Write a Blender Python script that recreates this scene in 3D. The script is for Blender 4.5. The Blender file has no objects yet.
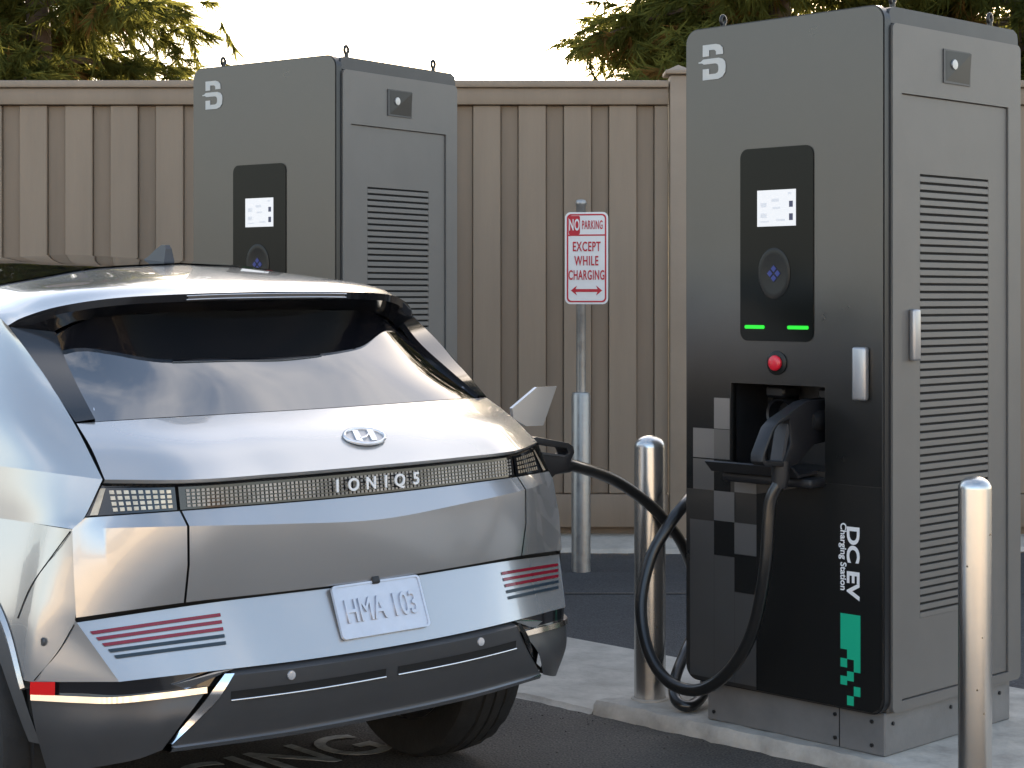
import bpy, bmesh, math, random
import numpy as np
from mathutils import Vector, Matrix

random.seed(7)
R = math.radians
scene = bpy.context.scene
COL = scene.collection

# ------------------------------------------------------------------ camera, sky, sun, exposure
H_CAM = 1.49
cam_d = bpy.data.cameras.new("camera")
cam = bpy.data.objects.new("camera", cam_d)
COL.objects.link(cam)
cam.location = (0, 0, H_CAM)
cam.rotation_euler = (R(90), 0, 0)
cam_d.sensor_width = 36.0
cam_d.lens = 36.0 * 1800 / 1024
cam_d.shift_y = -(384 - 297) / 1024.0
cam_d.clip_end = 3000
cam_d.clip_start = 0.05
scene.camera = cam

SUN_EL, SUN_AZ = 16.0, 14.0            # azimuth measured from +Y towards +X
world = bpy.data.worlds.new("World")
scene.world = world
world.use_nodes = True
wn, wl = world.node_tree.nodes, world.node_tree.links
wn.clear()
w_out = wn.new("ShaderNodeOutputWorld")
w_bg = wn.new("ShaderNodeBackground")
w_sky = wn.new("ShaderNodeTexSky")
w_sky.sky_type = 'NISHITA'
w_sky.sun_disc = False
w_sky.sun_elevation = R(SUN_EL)
w_sky.sun_rotation = R(SUN_AZ)
w_sky.air_density = 1.0
w_sky.dust_density = 2.2
w_sky.ozone_density = 1.2
w_tc = wn.new("ShaderNodeTexCoord")
w_map = wn.new("ShaderNodeMapping")
w_map.inputs['Scale'].default_value = (1.4, 1.4, 4.5)
w_map.inputs['Location'].default_value = (0.35, 0.2, 0.4)
w_noi = wn.new("ShaderNodeTexNoise")
w_noi.inputs['Scale'].default_value = 1.7
w_noi.inputs['Detail'].default_value = 7
w_noi.inputs['Roughness'].default_value = 0.58
w_rmp = wn.new("ShaderNodeValToRGB")
w_rmp.color_ramp.elements[0].position = 0.50
w_rmp.color_ramp.elements[1].position = 0.74
w_rmp.color_ramp.elements[1].color = (0.6, 0.6, 0.6, 1)
w_mix = wn.new("ShaderNodeMixRGB")
w_mix.inputs['Color2'].default_value = (5.4, 5.1, 4.9, 1)
wl.new(w_tc.outputs['Generated'], w_map.inputs['Vector'])
wl.new(w_map.outputs['Vector'], w_noi.inputs['Vector'])
wl.new(w_noi.outputs['Fac'], w_rmp.inputs['Fac'])
wl.new(w_rmp.outputs['Color'], w_mix.inputs['Fac'])
w_tint = wn.new("ShaderNodeMixRGB")
w_tint.blend_type = 'MULTIPLY'
w_tint.inputs['Fac'].default_value = 1.0
w_tint.inputs['Color2'].default_value = (1.05, 1.0, 0.94, 1)
wl.new(w_sky.outputs['Color'], w_tint.inputs['Color1'])
wl.new(w_tint.outputs['Color'], w_mix.inputs['Color1'])
w_sep = wn.new("ShaderNodeSeparateXYZ")
w_el = wn.new("ShaderNodeMapRange")
w_el.inputs['From Min'].default_value = 0.02
w_el.inputs['From Max'].default_value = 0.34
w_el.inputs['To Min'].default_value = 0.42
w_el.inputs['To Max'].default_value = 0.0
w_hz = wn.new("ShaderNodeMixRGB")                    # pale low cloud towards the horizon
w_hz.inputs['Color2'].default_value = (4.6, 4.5, 4.45, 1)
wl.new(w_tc.outputs['Generated'], w_sep.inputs['Vector'])
wl.new(w_sep.outputs['Z'], w_el.inputs['Value'])
wl.new(w_el.outputs['Result'], w_hz.inputs['Fac'])
wl.new(w_mix.outputs['Color'], w_hz.inputs['Color1'])
wl.new(w_hz.outputs['Color'], w_bg.inputs['Color'])
w_bg.inputs['Strength'].default_value = 0.11
wl.new(w_bg.outputs['Background'], w_out.inputs['Surface'])

sun_d = bpy.data.lights.new("sun", 'SUN')
sun = bpy.data.objects.new("sun", sun_d)
COL.objects.link(sun)
sun_d.energy = 3.5
sun_d.angle = R(0.6)
sun_d.color = (1.0, 0.84, 0.64)
_sd = Vector((math.sin(R(SUN_AZ)) * math.cos(R(SUN_EL)), math.cos(R(SUN_AZ)) * math.cos(R(SUN_EL)), math.sin(R(SUN_EL))))
sun.rotation_euler = (-_sd).to_track_quat('-Z', 'Y').to_euler()

scene.view_settings.view_transform = 'Standard'
scene.view_settings.look = 'None'
scene.view_settings.exposure = 2.2
scene.view_settings.gamma = 1.0
scene.view_settings.use_curve_mapping = False

# ------------------------------------------------------------------ materials
def mat(name, col, rough=0.5, metal=0.0, var=0.0, vscale=8.0, bump=0.0, bscale=60.0, coat=0.0, coat_rough=0.03,
        ior=1.5, rvar=0.0, stretch=None, emit=None, estr=0.0, var_col=None):
    m = bpy.data.materials.new(name)
    m.use_nodes = True
    n, l = m.node_tree.nodes, m.node_tree.links
    p = n["Principled BSDF"]
    p.inputs['Base Color'].default_value = (*col, 1)
    p.inputs['Roughness'].default_value = rough
    p.inputs['Metallic'].default_value = metal
    p.inputs['IOR'].default_value = ior
    if coat:
        p.inputs['Coat Weight'].default_value = coat
        p.inputs['Coat Roughness'].default_value = coat_rough
    if emit:
        p.inputs['Emission Color'].default_value = (*emit, 1)
        p.inputs['Emission Strength'].default_value = estr
    if var or bump or rvar:
        tc = n.new("ShaderNodeTexCoord")
        mp = n.new("ShaderNodeMapping")
        if stretch:
            mp.inputs['Scale'].default_value = stretch
        l.new(tc.outputs['Object'], mp.inputs['Vector'])
    if var or rvar:
        no = n.new("ShaderNodeTexNoise")
        no.inputs['Scale'].default_value = vscale
        no.inputs['Detail'].default_value = 6
        no.inputs['Roughness'].default_value = 0.65
        l.new(mp.outputs['Vector'], no.inputs['Vector'])
        if var:
            mr = n.new("ShaderNodeMapRange")
            mr.inputs['From Min'].default_value = 0.3
            mr.inputs['From Max'].default_value = 0.7
            l.new(no.outputs['Fac'], mr.inputs['Value'])
            mx = n.new("ShaderNodeMixRGB")
            c1 = tuple(max(0, c * (1 - var)) for c in col)
            c2 = var_col if var_col else tuple(min(1, c * (1 + var)) for c in col)
            mx.inputs['Color1'].default_value = (*c1, 1)
            mx.inputs['Color2'].default_value = (*c2, 1)
            l.new(mr.outputs['Result'], mx.inputs['Fac'])
            l.new(mx.outputs['Color'], p.inputs['Base Color'])
        if rvar:
            m2 = n.new("ShaderNodeMapRange")
            m2.inputs['From Min'].default_value = 0.3
            m2.inputs['From Max'].default_value = 0.7
            m2.inputs['To Min'].default_value = max(0.02, rough - rvar)
            m2.inputs['To Max'].default_value = rough + rvar
            l.new(no.outputs['Fac'], m2.inputs['Value'])
            l.new(m2.outputs['Result'], p.inputs['Roughness'])
    if bump:
        nb = n.new("ShaderNodeTexNoise")
        nb.inputs['Scale'].default_value = bscale
        nb.inputs['Detail'].default_value = 4
        l.new(mp.outputs['Vector'], nb.inputs['Vector'])
        bp = n.new("ShaderNodeBump")
        bp.inputs['Strength'].default_value = bump
        bp.inputs['Distance'].default_value = 0.01
        l.new(nb.outputs['Fac'], bp.inputs['Height'])
        l.new(bp.outputs['Normal'], p.inputs['Normal'])
    return m

M = {}
M['paint'] = mat('silver car paint', (0.515, 0.512, 0.508), 0.23, 0.66, var=0.03, vscale=900, coat=1.0, coat_rough=0.02)
M['gloss_black'] = mat('gloss black trim', (0.012, 0.012, 0.014), 0.08, 0.0, coat=0.6)
M['blade'] = mat('dark gloss pillar trim', (0.02, 0.022, 0.026), 0.07, 0.0, ior=1.6)
M['glass'] = mat('tinted rear glass', (0.006, 0.006, 0.008), 0.03, 0.0, ior=2.8)
M['plastic_dark'] = mat('dark grey bumper plastic', (0.088, 0.089, 0.093), 0.34, 0.35, var=0.06, vscale=6)
M['cladding'] = mat('grey cladding plastic', (0.07, 0.07, 0.072), 0.6, 0.0, var=0.1, vscale=30)
M['fin'] = mat('grey fin paint', (0.05, 0.052, 0.058), 0.45, 0.0)
M['plastic_black'] = mat('black plastic', (0.014, 0.014, 0.015), 0.4, 0.0, var=0.15, vscale=30)
M['chrome'] = mat('satin chrome', (0.78, 0.78, 0.79), 0.14, 1.0)
M['rubber'] = mat('tyre rubber', (0.018, 0.018, 0.018), 0.75, 0.0, var=0.25, vscale=20, bump=0.2, bscale=80)
M['rim'] = mat('alloy wheel', (0.35, 0.35, 0.36), 0.3, 0.9)
M['seam'] = mat('panel gap black', (0.006, 0.006, 0.006), 0.8)
M['pixel'] = mat('lamp pixel lens', (0.30, 0.28, 0.26), 0.3, 0.2, var=0.45, vscale=9)
M['pixel_amber'] = mat('amber lamp reflector', (0.62, 0.5, 0.36), 0.25, 0.5, var=0.3, vscale=30)
M['red_stripe'] = mat('red stripe', (0.22, 0.006, 0.02), 0.25, 0.0, coat=0.5)
M['dark_stripe'] = mat('dark stripe', (0.02, 0.035, 0.05), 0.3)
M['reflector'] = mat('red reflector', (0.75, 0.012, 0.012), 0.2, 0.0, coat=0.6, emit=None)
M['plate'] = mat('licence plate', (0.58, 0.6, 0.66), 0.35, 0.55, var=0.05, vscale=30)
M['badge'] = mat('badge silver', (0.8, 0.8, 0.82), 0.2, 0.6)
M['white_plastic'] = mat('silver flap paint', (0.72, 0.73, 0.75), 0.3, 0.25, coat=0.5)
M['cab_front'] = mat('charcoal front panel', (0.110, 0.105, 0.099), 0.30, 0.8, var=0.05, vscale=3, rvar=0.04)
M['cab_side'] = mat('grey cabinet steel', (0.160, 0.152, 0.142), 0.45, 0.2, var=0.05, vscale=4, bump=0.03, bscale=220)
M['cab_trim'] = mat('dark grey lid', (0.06, 0.061, 0.064), 0.4, 0.3, var=0.08, vscale=9)
M['cab_edge'] = mat('black edge strip', (0.018, 0.019, 0.021), 0.3, 0.2)
M['plinth'] = mat('grey plinth steel', (0.18, 0.178, 0.175), 0.5, 0.15, var=0.12, vscale=7, bump=0.05, bscale=120)
M['print_black'] = mat('black print', (0.013, 0.013, 0.0125), 0.27, 0.0, ior=1.35)
M['panel_fade'] = mat('black height fade', (0.013, 0.013, 0.0125), 0.27, 0.0, ior=1.35)  # black overlay, more transparent higher up
_n, _l = M['panel_fade'].node_tree.nodes, M['panel_fade'].node_tree.links
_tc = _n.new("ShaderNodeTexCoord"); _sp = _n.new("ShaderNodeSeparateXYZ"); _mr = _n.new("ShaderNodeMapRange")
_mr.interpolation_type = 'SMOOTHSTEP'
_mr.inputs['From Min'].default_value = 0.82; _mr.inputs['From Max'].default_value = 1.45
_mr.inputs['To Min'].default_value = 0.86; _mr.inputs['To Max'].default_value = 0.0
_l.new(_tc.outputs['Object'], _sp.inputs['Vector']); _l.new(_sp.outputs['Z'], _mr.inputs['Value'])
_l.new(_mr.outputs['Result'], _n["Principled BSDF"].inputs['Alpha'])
M['print_grey'] = mat('grey print', (0.25, 0.245, 0.24), 0.34, 0.7)
M['print_mid'] = mat('mid grey print', (0.18, 0.176, 0.17), 0.34, 0.7)
M['print_logo'] = mat('pale logo print', (0.5, 0.5, 0.48), 0.4)
M['print_white'] = mat('white print', (0.85, 0.85, 0.85), 0.4)
M['print_green'] = mat('green print', (0.01, 0.47, 0.26), 0.4)
M['console'] = mat('console glass', (0.008, 0.009, 0.008), 0.16, 0.0, ior=1.25)
M['screen'] = mat('lit screen', (0.2, 0.2, 0.2), 0.2, emit=(0.86, 0.88, 0.93), estr=0.175)
M['screen_ui'] = mat('screen grey', (0.3, 0.3, 0.3), 0.2, emit=(0.5, 0.53, 0.6), estr=0.19)
M['screen_dark'] = mat('screen dark', (0.02, 0.02, 0.04), 0.2, emit=(0.03, 0.05, 0.14), estr=0.1)
M['blue_mark'] = mat('blue lit mark', (0.004, 0.008, 0.05), 0.3, emit=(0.02, 0.05, 0.4), estr=0.07)
M['led'] = mat('green led', (0.01, 0.25, 0.02), 0.3, emit=(0.015, 0.85, 0.03), estr=0.2)
M['estop'] = mat('red button', (0.68, 0.012, 0.03), 0.3, coat=0.5)
M['steel'] = mat('stainless steel', (0.62, 0.61, 0.59), 0.27, 1.0, var=0.05, vscale=6)
M['steel_dots'] = mat('rust spot', (0.2, 0.14, 0.08), 0.7)
M['galv'] = mat('galvanised steel', (0.36, 0.355, 0.345), 0.4, 0.8, var=0.14, vscale=25, rvar=0.1)
M['cable'] = mat('black cable rubber', (0.012, 0.012, 0.012), 0.28, 0.0, coat=0.3)
M['handle_grey'] = mat('handle dark grey', (0.013, 0.013, 0.015), 0.42, 0.0, bump=0.05, bscale=300)
M['handle_edge'] = mat('handle worn edge', (0.07, 0.07, 0.073), 0.4, 0.2)
M['lever'] = mat('aluminium lever', (0.42, 0.42, 0.43), 0.34, 0.7)
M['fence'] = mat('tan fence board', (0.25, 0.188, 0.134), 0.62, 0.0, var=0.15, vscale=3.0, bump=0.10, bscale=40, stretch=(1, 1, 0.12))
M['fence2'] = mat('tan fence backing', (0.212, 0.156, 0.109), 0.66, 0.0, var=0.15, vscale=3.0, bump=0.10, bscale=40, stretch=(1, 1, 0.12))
M['fence_cap'] = mat('tan fence cap', (0.27, 0.206, 0.15), 0.6, 0.0, var=0.08, vscale=5)
M['concrete'] = mat('concrete pad', (0.44, 0.40, 0.345), 0.85, 0.0, var=0.24, vscale=5, bump=0.35, bscale=45)
M['bounce'] = mat('unseen bounce slab concrete', (0.34, 0.31, 0.275), 0.85, 0.0, var=0.15, vscale=2, bump=0.2, bscale=40)
M['kerb'] = mat('concrete kerb', (0.42, 0.385, 0.335), 0.9, 0.0, var=0.28, vscale=7, bump=0.5, bscale=35)
M['sign_white'] = mat('sign white', (0.78, 0.77, 0.76), 0.4, 0.0, var=0.03, vscale=9)
M['sign_red'] = mat('sign red', (0.5, 0.012, 0.03), 0.4)
M['paint_mark'] = mat('worn road paint', (0.42, 0.41, 0.38), 0.8, 0.0, var=0.55, vscale=14)
M['bark'] = mat('bark', (0.10, 0.07, 0.05), 0.9, 0.0, var=0.3, vscale=12, bump=0.6, bscale=30)
M['stucco'] = mat('reflection building beige stucco', (0.44, 0.37, 0.29), 0.85, 0.0, var=0.06, vscale=3, bump=0.2, bscale=50)
M['roofing'] = mat('reflection building brown roof', (0.14, 0.09, 0.07), 0.8, var=0.2, vscale=20)
M['window'] = mat('window glass', (0.03, 0.035, 0.04), 0.06, ior=1.6)

def asphalt(name, c1, c2, scale, rough):
    m = bpy.data.materials.new(name)
    m.use_nodes = True
    n, l = m.node_tree.nodes, m.node_tree.links
    p = n["Principled BSDF"]
    tc = n.new("ShaderNodeTexCoord")
    a = n.new("ShaderNodeTexNoise"); a.inputs['Scale'].default_value = 1.3; a.inputs['Detail'].default_value = 8; a.inputs['Roughness'].default_value = 0.7
    b = n.new("ShaderNodeTexNoise"); b.inputs['Scale'].default_value = scale; b.inputs['Detail'].default_value = 3
    v = n.new("ShaderNodeTexVoronoi"); v.inputs['Scale'].default_value = scale * 0.9
    for t in (a, b, v):
        l.new(tc.outputs['Object'], t.inputs['Vector'])
    r1 = n.new("ShaderNodeMapRange"); r1.inputs['From Min'].default_value = 0.3; r1.inputs['From Max'].default_value = 0.7
    l.new(a.outputs['Fac'], r1.inputs['Value'])
    mx = n.new("ShaderNodeMixRGB"); mx.inputs['Color1'].default_value = (*c1, 1); mx.inputs['Color2'].default_value = (*c2, 1)
    l.new(r1.outputs['Result'], mx.inputs['Fac'])
    r2 = n.new("ShaderNodeMapRange"); r2.inputs['From Min'].default_value = 0.35; r2.inputs['From Max'].default_value = 0.75
    r2.inputs['To Min'].default_value = 0.55; r2.inputs['To Max'].default_value = 1.9
    l.new(b.outputs['Fac'], r2.inputs['Value'])
    m2 = n.new("ShaderNodeMixRGB"); m2.blend_type = 'MULTIPLY'; m2.inputs['Fac'].default_value = 1
    l.new(mx.outputs['Color'], m2.inputs['Color1']); l.new(r2.outputs['Result'], m2.inputs['Color2'])
    l.new(m2.outputs['Color'], p.inputs['Base Color'])
    p.inputs['Roughness'].default_value = rough
    bp = n.new("ShaderNodeBump"); bp.inputs['Strength'].default_value = 0.55; bp.inputs['Distance'].default_value = 0.008
    l.new(v.outputs['Distance'], bp.inputs['Height'])
    l.new(bp.outputs['Normal'], p.inputs['Normal'])
    return m
M['asphalt'] = asphalt('worn asphalt', (0.062, 0.053, 0.045), (0.108, 0.093, 0.079), 130, 0.86)
M['asphalt_new'] = asphalt('dark asphalt', (0.038, 0.038, 0.040), (0.058, 0.057, 0.058), 130, 0.75)

def leaf_mat(name, c, ct):
    m = bpy.data.materials.new(name)
    m.use_nodes = True
    n, l = m.node_tree.nodes, m.node_tree.links
    n.remove(n["Principled BSDF"])
    d = n.new("ShaderNodeBsdfDiffuse"); t = n.new("ShaderNodeBsdfTranslucent"); mx = n.new("ShaderNodeMixShader")
    oi = n.new("ShaderNodeTexCoord"); no = n.new("ShaderNodeTexNoise"); no.inputs['Scale'].default_value = 2.2; no.inputs['Detail'].default_value = 4
    l.new(oi.outputs['Object'], no.inputs['Vector'])
    cr = n.new("ShaderNodeMixRGB"); cr.inputs['Color1'].default_value = (*[x * 0.55 for x in c], 1); cr.inputs['Color2'].default_value = (*[x * 1.5 for x in c], 1)
    l.new(no.outputs['Fac'], cr.inputs['Fac'])
    l.new(cr.outputs['Color'], d.inputs['Color'])
    t.inputs['Color'].default_value = (*ct, 1)
    mx.inputs['Fac'].default_value = 0.45
    l.new(d.outputs['BSDF'], mx.inputs[1]); l.new(t.outputs['BSDF'], mx.inputs[2])
    l.new(mx.outputs['Shader'], n["Material Output"].inputs['Surface'])
    return m
M['needles'] = leaf_mat('pine needles', (0.075, 0.088, 0.026), (0.22, 0.21, 0.045))
M['needles_dry'] = leaf_mat('dry pine needles', (0.15, 0.09, 0.03), (0.30, 0.17, 0.05))

# ------------------------------------------------------------------ mesh helpers
def link(name, me, m=None, parent=None, smooth=None):
    o = bpy.data.objects.new(name, me)
    COL.objects.link(o)
    if m is not None:
        me.materials.append(M[m] if isinstance(m, str) else m)
    if parent is not None:
        o.parent = parent
    if smooth is not None:
        for p in me.polygons:
            p.use_smooth = True
        me.set_sharp_from_angle(angle=R(smooth))
    return o

def from_bm(name, bm, m=None, parent=None, smooth=None, recalc=True):
    if recalc:
        bmesh.ops.recalc_face_normals(bm, faces=bm.faces)
    me = bpy.data.meshes.new(name)
    bm.to_mesh(me)
    bm.free()
    return link(name, me, m, parent, smooth)

def empty(name, label=None, cat=None, loc=(0, 0, 0), rotz=0.0, group=None, parent=None):
    o = bpy.data.objects.new(name, None)
    o.empty_display_size = 0.2
    COL.objects.link(o)
    o.location = loc
    o.rotation_euler = (0, 0, rotz)
    if parent is not None:
        o.parent = parent
    tag(o, label, cat, group)
    return o

def tag(o, label=None, cat=None, group=None, kind=None):
    if label: o['label'] = label
    if cat: o['category'] = cat
    if group: o['group'] = group
    if kind: o['kind'] = kind
    return o

def add_box(bm, x0, x1, y0, y1, z0, z1, bev=0.0, seg=2):
    b = bmesh.new()
    bmesh.ops.create_cube(b, size=1.0)
    for v in b.verts:
        v.co = Vector((x0 + (v.co.x + .5) * (x1 - x0), y0 + (v.co.y + .5) * (y1 - y0), z0 + (v.co.z + .5) * (z1 - z0)))
    if bev > 0:
        bmesh.ops.bevel(b, geom=b.edges[:], offset=bev, segments=seg, profile=0.5, affect='EDGES')
    merge(bm, b)

def merge(bm, b, mtx=None):
    mp = {}
    for v in b.verts:
        mp[v] = bm.verts.new(mtx @ v.co if mtx else v.co)
    for f in b.faces:
        try:
            bm.faces.new([mp[v] for v in f.verts])
        except ValueError:
            pass
    b.free()

def box(name, x0, x1, y0, y1, z0, z1, m, parent=None, bev=0.0, seg=2):
    bm = bmesh.new()
    add_box(bm, x0, x1, y0, y1, z0, z1, bev, seg)
    return from_bm(name, bm, m, parent, smooth=35 if bev else None)

def add_lathe(bm, prof, n=32, mtx=None, cap=True):
    """prof: list of (r, z) about local z."""
    rings = []
    for r, z in prof:
        if r < 1e-6:
            v = Vector((0, 0, z))
            rings.append([bm.verts.new(mtx @ v if mtx else v)])
        else:
            ring = []
            for k in range(n):
                a = 2 * math.pi * k / n
                v = Vector((r * math.cos(a), r * math.sin(a), z))
                ring.append(bm.verts.new(mtx @ v if mtx else v))
            rings.append(ring)
    for A, B in zip(rings, rings[1:]):
        for k in range(n):
            k2 = (k + 1) % n
            if len(A) == 1 and len(B) == 1: continue
            if len(A) == 1: bm.faces.new([A[0], B[k], B[k2]])
            elif len(B) == 1: bm.faces.new([A[k], A[k2], B[0]])
            else: bm.faces.new([A[k], A[k2], B[k2], B[k]])
    if cap:
        for ring in (rings[0], rings[-1]):
            if len(ring) > 1: bm.faces.new(ring)

def add_tube(bm, pts, r, n=16, cap=True):
    pts = [Vector(p) for p in pts]
    rad = r if isinstance(r, (list, tuple)) else [r] * len(pts)
    t0 = (pts[1] - pts[0]).normalized()
    ref = Vector((0, 0, 1)) if abs(t0.z) < 0.9 else Vector((1, 0, 0))
    nrm = t0.cross(ref).normalized()
    rings = []
    for i, p in enumerate(pts):
        t = (pts[min(i + 1, len(pts) - 1)] - pts[max(i - 1, 0)]).normalized()
        nrm = (nrm - t * nrm.dot(t)).normalized()
        bi = t.cross(nrm)
        rings.append([bm.verts.new(p + (nrm * math.cos(2 * math.pi * k / n) + bi * math.sin(2 * math.pi * k / n)) * rad[i]) for k in range(n)])
    for A, B in zip(rings, rings[1:]):
        for k in range(n):
            bm.faces.new([A[k], A[(k + 1) % n], B[(k + 1) % n], B[k]])
    if cap:
        bm.faces.new(rings[0]); bm.faces.new(rings[-1])

def catmull(pts, n=10):
    P = [Vector(p) for p in pts]
    P = [2 * P[0] - P[1]] + P + [2 * P[-1] - P[-2]]
    out = []
    for i in range(1, len(P) - 2):
        for k in range(n):
            t = k / n
            a, b, c, d = P[i - 1], P[i], P[i + 1], P[i + 2]
            out.append(0.5 * ((2 * b) + (c - a) * t + (2 * a - 5 * b + 4 * c - d) * t * t + (3 * b - a - 3 * c + d) * t ** 3))
    out.append(P[-2])
    return out

def prism(bm, outer, holes, f3, d0, d1):
    """2-D outline with holes -> plate. f3(x, y, d) gives the 3-D point."""
    def side(d):
        loops = []
        for lp in [outer] + holes:
            loops.append([bm.verts.new(f3(x, y, d)) for x, y in lp])
        return loops
    A, B = side(d0), side(d1)
    for loops in (A, B):
        if not holes:
            bm.faces.new(loops[0])
        else:
            es = []
            for lp in loops:
                for i in range(len(lp)):
                    es.append(bm.edges.new((lp[i], lp[(i + 1) % len(lp)])))
            bmesh.ops.triangle_fill(bm, edges=es, use_beauty=True)
    for la, lb in zip(A, B):
        for i in range(len(la)):
            j = (i + 1) % len(la)
            bm.faces.new([la[i], la[j], lb[j], lb[i]])

def rrect(x0, x1, y0, y1, r, n=6):
    out = []
    for cx, cy, a0 in ((x1 - r, y1 - r, 0), (x0 + r, y1 - r, 90), (x0 + r, y0 + r, 180), (x1 - r, y0 + r, 270)):
        for k in range(n + 1):
            a = R(a0 + 90 * k / n)
            out.append((cx + r * math.cos(a), cy + r * math.sin(a)))
    return out

def text_mesh(name, body, size, m, parent=None, loc=(0, 0, 0), mtx=None, depth=0.001, align='CENTER', bold=0.0, xs=1.0, space=1.0, valign='CENTER', bevel=0.0):
    cu = bpy.data.curves.new(name, 'FONT')
    cu.body = body
    cu.size = size
    cu.align_x = align
    cu.align_y = valign
    cu.extrude = depth
    cu.offset = bold
    cu.space_character = space
    cu.bevel_depth = bevel
    cu.resolution_u = 5
    tmp = bpy.data.objects.new(name + "_tmp", cu)
    COL.objects.link(tmp)
    dg = bpy.context.evaluated_depsgraph_get()
    me = bpy.data.meshes.new_from_object(tmp.evaluated_get(dg))
    bpy.data.objects.remove(tmp)
    bpy.data.curves.remove(cu)
    me.materials.clear()
    T = (mtx if mtx else Matrix.Identity(4)) @ Matrix.Diagonal((xs, 1, 1, 1))
    me.transform(Matrix.Translation(loc) @ T)
    me.name = name
    return link(name, me, m, parent)

RX90 = Matrix.Rotation(R(90), 4, 'X')          # text in the XZ plane, facing -Y

# ------------------------------------------------------------------ ground
def sheet(name, pts, z, m, thick=0.0, kind='structure'):
    bm = bmesh.new()
    top = [bm.verts.new((x, y, z)) for x, y in pts]
    bm.faces.new(top)
    if thick:
        bot = [bm.verts.new((x, y, z - thick)) for x, y in pts]
        for i in range(len(pts)):
            j = (i + 1) % len(pts)
            bm.faces.new([top[i], top[j], bot[j], bot[i]])
    o = from_bm(name, bm, m)
    if kind: tag(o, kind=kind)
    return o

sheet('ground', [(-400, -400), (400, -400), (400, 400), (-400, 400)], 0.0, 'asphalt')

sheet('unseen_bounce_slab', [(-40, -11.9), (40, -11.9), (40, 2.2), (-40, 2.2)], 0.004, 'bounce')  # unseen pale slab added behind the camera to brighten the car's reflections

# pad: edge direction and its normal
PD = Vector((0.703, -0.711)); PN = Vector((0.711, 0.703))      # along the kerb (to the right), away from the car
K0 = Vector((0.300, 6.432))
def pad_pt(s, n): return tuple(K0 + PD * s + PN * n)
sheet('service_strip', [pad_pt(-3.2, 0.90), pad_pt(-0.2, 0.90), pad_pt(2.2, 0.93), (9, 6.0), (9, 10.62), (-9, 10.62), (-9, 9.6)], 0.004, 'asphalt_new')
sheet('asphalt_joint', [(-9, 9.02), (9, 9.04), (9, 9.00), (-9, 8.985)], 0.008, 'asphalt')

def rough_slab(name, s0, s1, n0, n1, z, m, seed, amp=0.008, step=0.05, extra=None):
    rnd = random.Random(seed)
    front = []
    k = int((s1 - s0) / step)
    for i in range(k + 1):
        s = s0 + (s1 - s0) * i / k
        front.append((s, n0 + rnd.uniform(-amp, amp)))
    bm = bmesh.new()
    top = [bm.verts.new((*pad_pt(s, n), z + rnd.uniform(-.002, .002))) for s, n in front]
    bev = [bm.verts.new((*pad_pt(s, n - 0.010 - rnd.uniform(0, .006)), z - 0.014)) for s, n in front]
    bot = [bm.verts.new((*pad_pt(s, n - 0.016 - rnd.uniform(0, .01)), 0.0)) for s, n in front]
    back = [bm.verts.new((*pad_pt(s, n1), z)) for s, n in front]
    bb = [bm.verts.new((*pad_pt(s, n1), 0.0)) for s, n in front]
    for A, B in ((bot, bev), (bev, top), (top, back), (back, bb)):
        for i in range(len(A) - 1):
            bm.faces.new([A[i], A[i + 1], B[i + 1], B[i]])
    for e in (0, -1):
        bm.faces.new([bot[e], bev[e], top[e], back[e], bb[e]])
    o = from_bm(name, bm, m, smooth=40)
    tag(o, kind='structure')
    return o
rough_slab('pavement_apron', -3.2, -0.012, 0.0, 0.92, 0.016, 'concrete', 3)
rough_slab('pavement', 0.0, 4.2, 0.0, 1.25, 0.05, 'kerb', 5)
# footing under the fence
bm = bmesh.new()
rnd = random.Random(11)
N = 400
xs = [-24 + 33 * i / N for i in range(N + 1)]
fr = [10.50 - 0.09 * (0.5 + 0.5 * math.sin(x * 1.7)) * rnd.uniform(.4, 1.1) for x in xs]
a = [bm.verts.new((x, y, 0.005)) for x, y in zip(xs, fr)]
b = [bm.verts.new((x, y + 0.02, 0.03)) for x, y in zip(xs, fr)]
c = [bm.verts.new((x, 10.80, 0.085)) for x in xs]
for A, B in ((a, b), (b, c)):
    for i in range(N): bm.faces.new([A[i], A[i + 1], B[i + 1], B[i]])
tag(from_bm('footing', bm, 'concrete'), kind='structure')

bm = bmesh.new()
rnd = random.Random(77)
for k in range(420):
    if k < 260:
        x, y = pad_pt(rnd.uniform(-3, 4), -0.02 - abs(rnd.gauss(0, .10)))
    else:
        x, y = rnd.uniform(-2, 3), rnd.uniform(4.2, 6.6)
        if (Vector((x, y)) - K0).dot(PN) > -0.03: continue
    q = rnd.uniform(.0015, .0045)
    b_ = bmesh.new()
    bmesh.ops.create_icosphere(b_, subdivisions=1, radius=q)
    for v in b_.verts: v.co = Vector((v.co.x * rnd.uniform(.7, 1.4), v.co.y * rnd.uniform(.7, 1.4), v.co.z * .7))
    merge(bm, b_, Matrix.Translation((x, y, q * .4)))
tag(from_bm('grit', bm, 'asphalt'), kind='stuff')
# worn lettering on the asphalt under the car
o = text_mesh('road_marking', 'CHARGING', 0.40, 'paint_mark', align='RIGHT', depth=0.0005, bold=0.004, xs=0.74, space=1.0, valign='BOTTOM_BASELINE')
o.location = (-0.37, 5.93, 0.0055)
o.rotation_euler = (0, 0, R(42))
tag(o, kind='structure')

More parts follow.
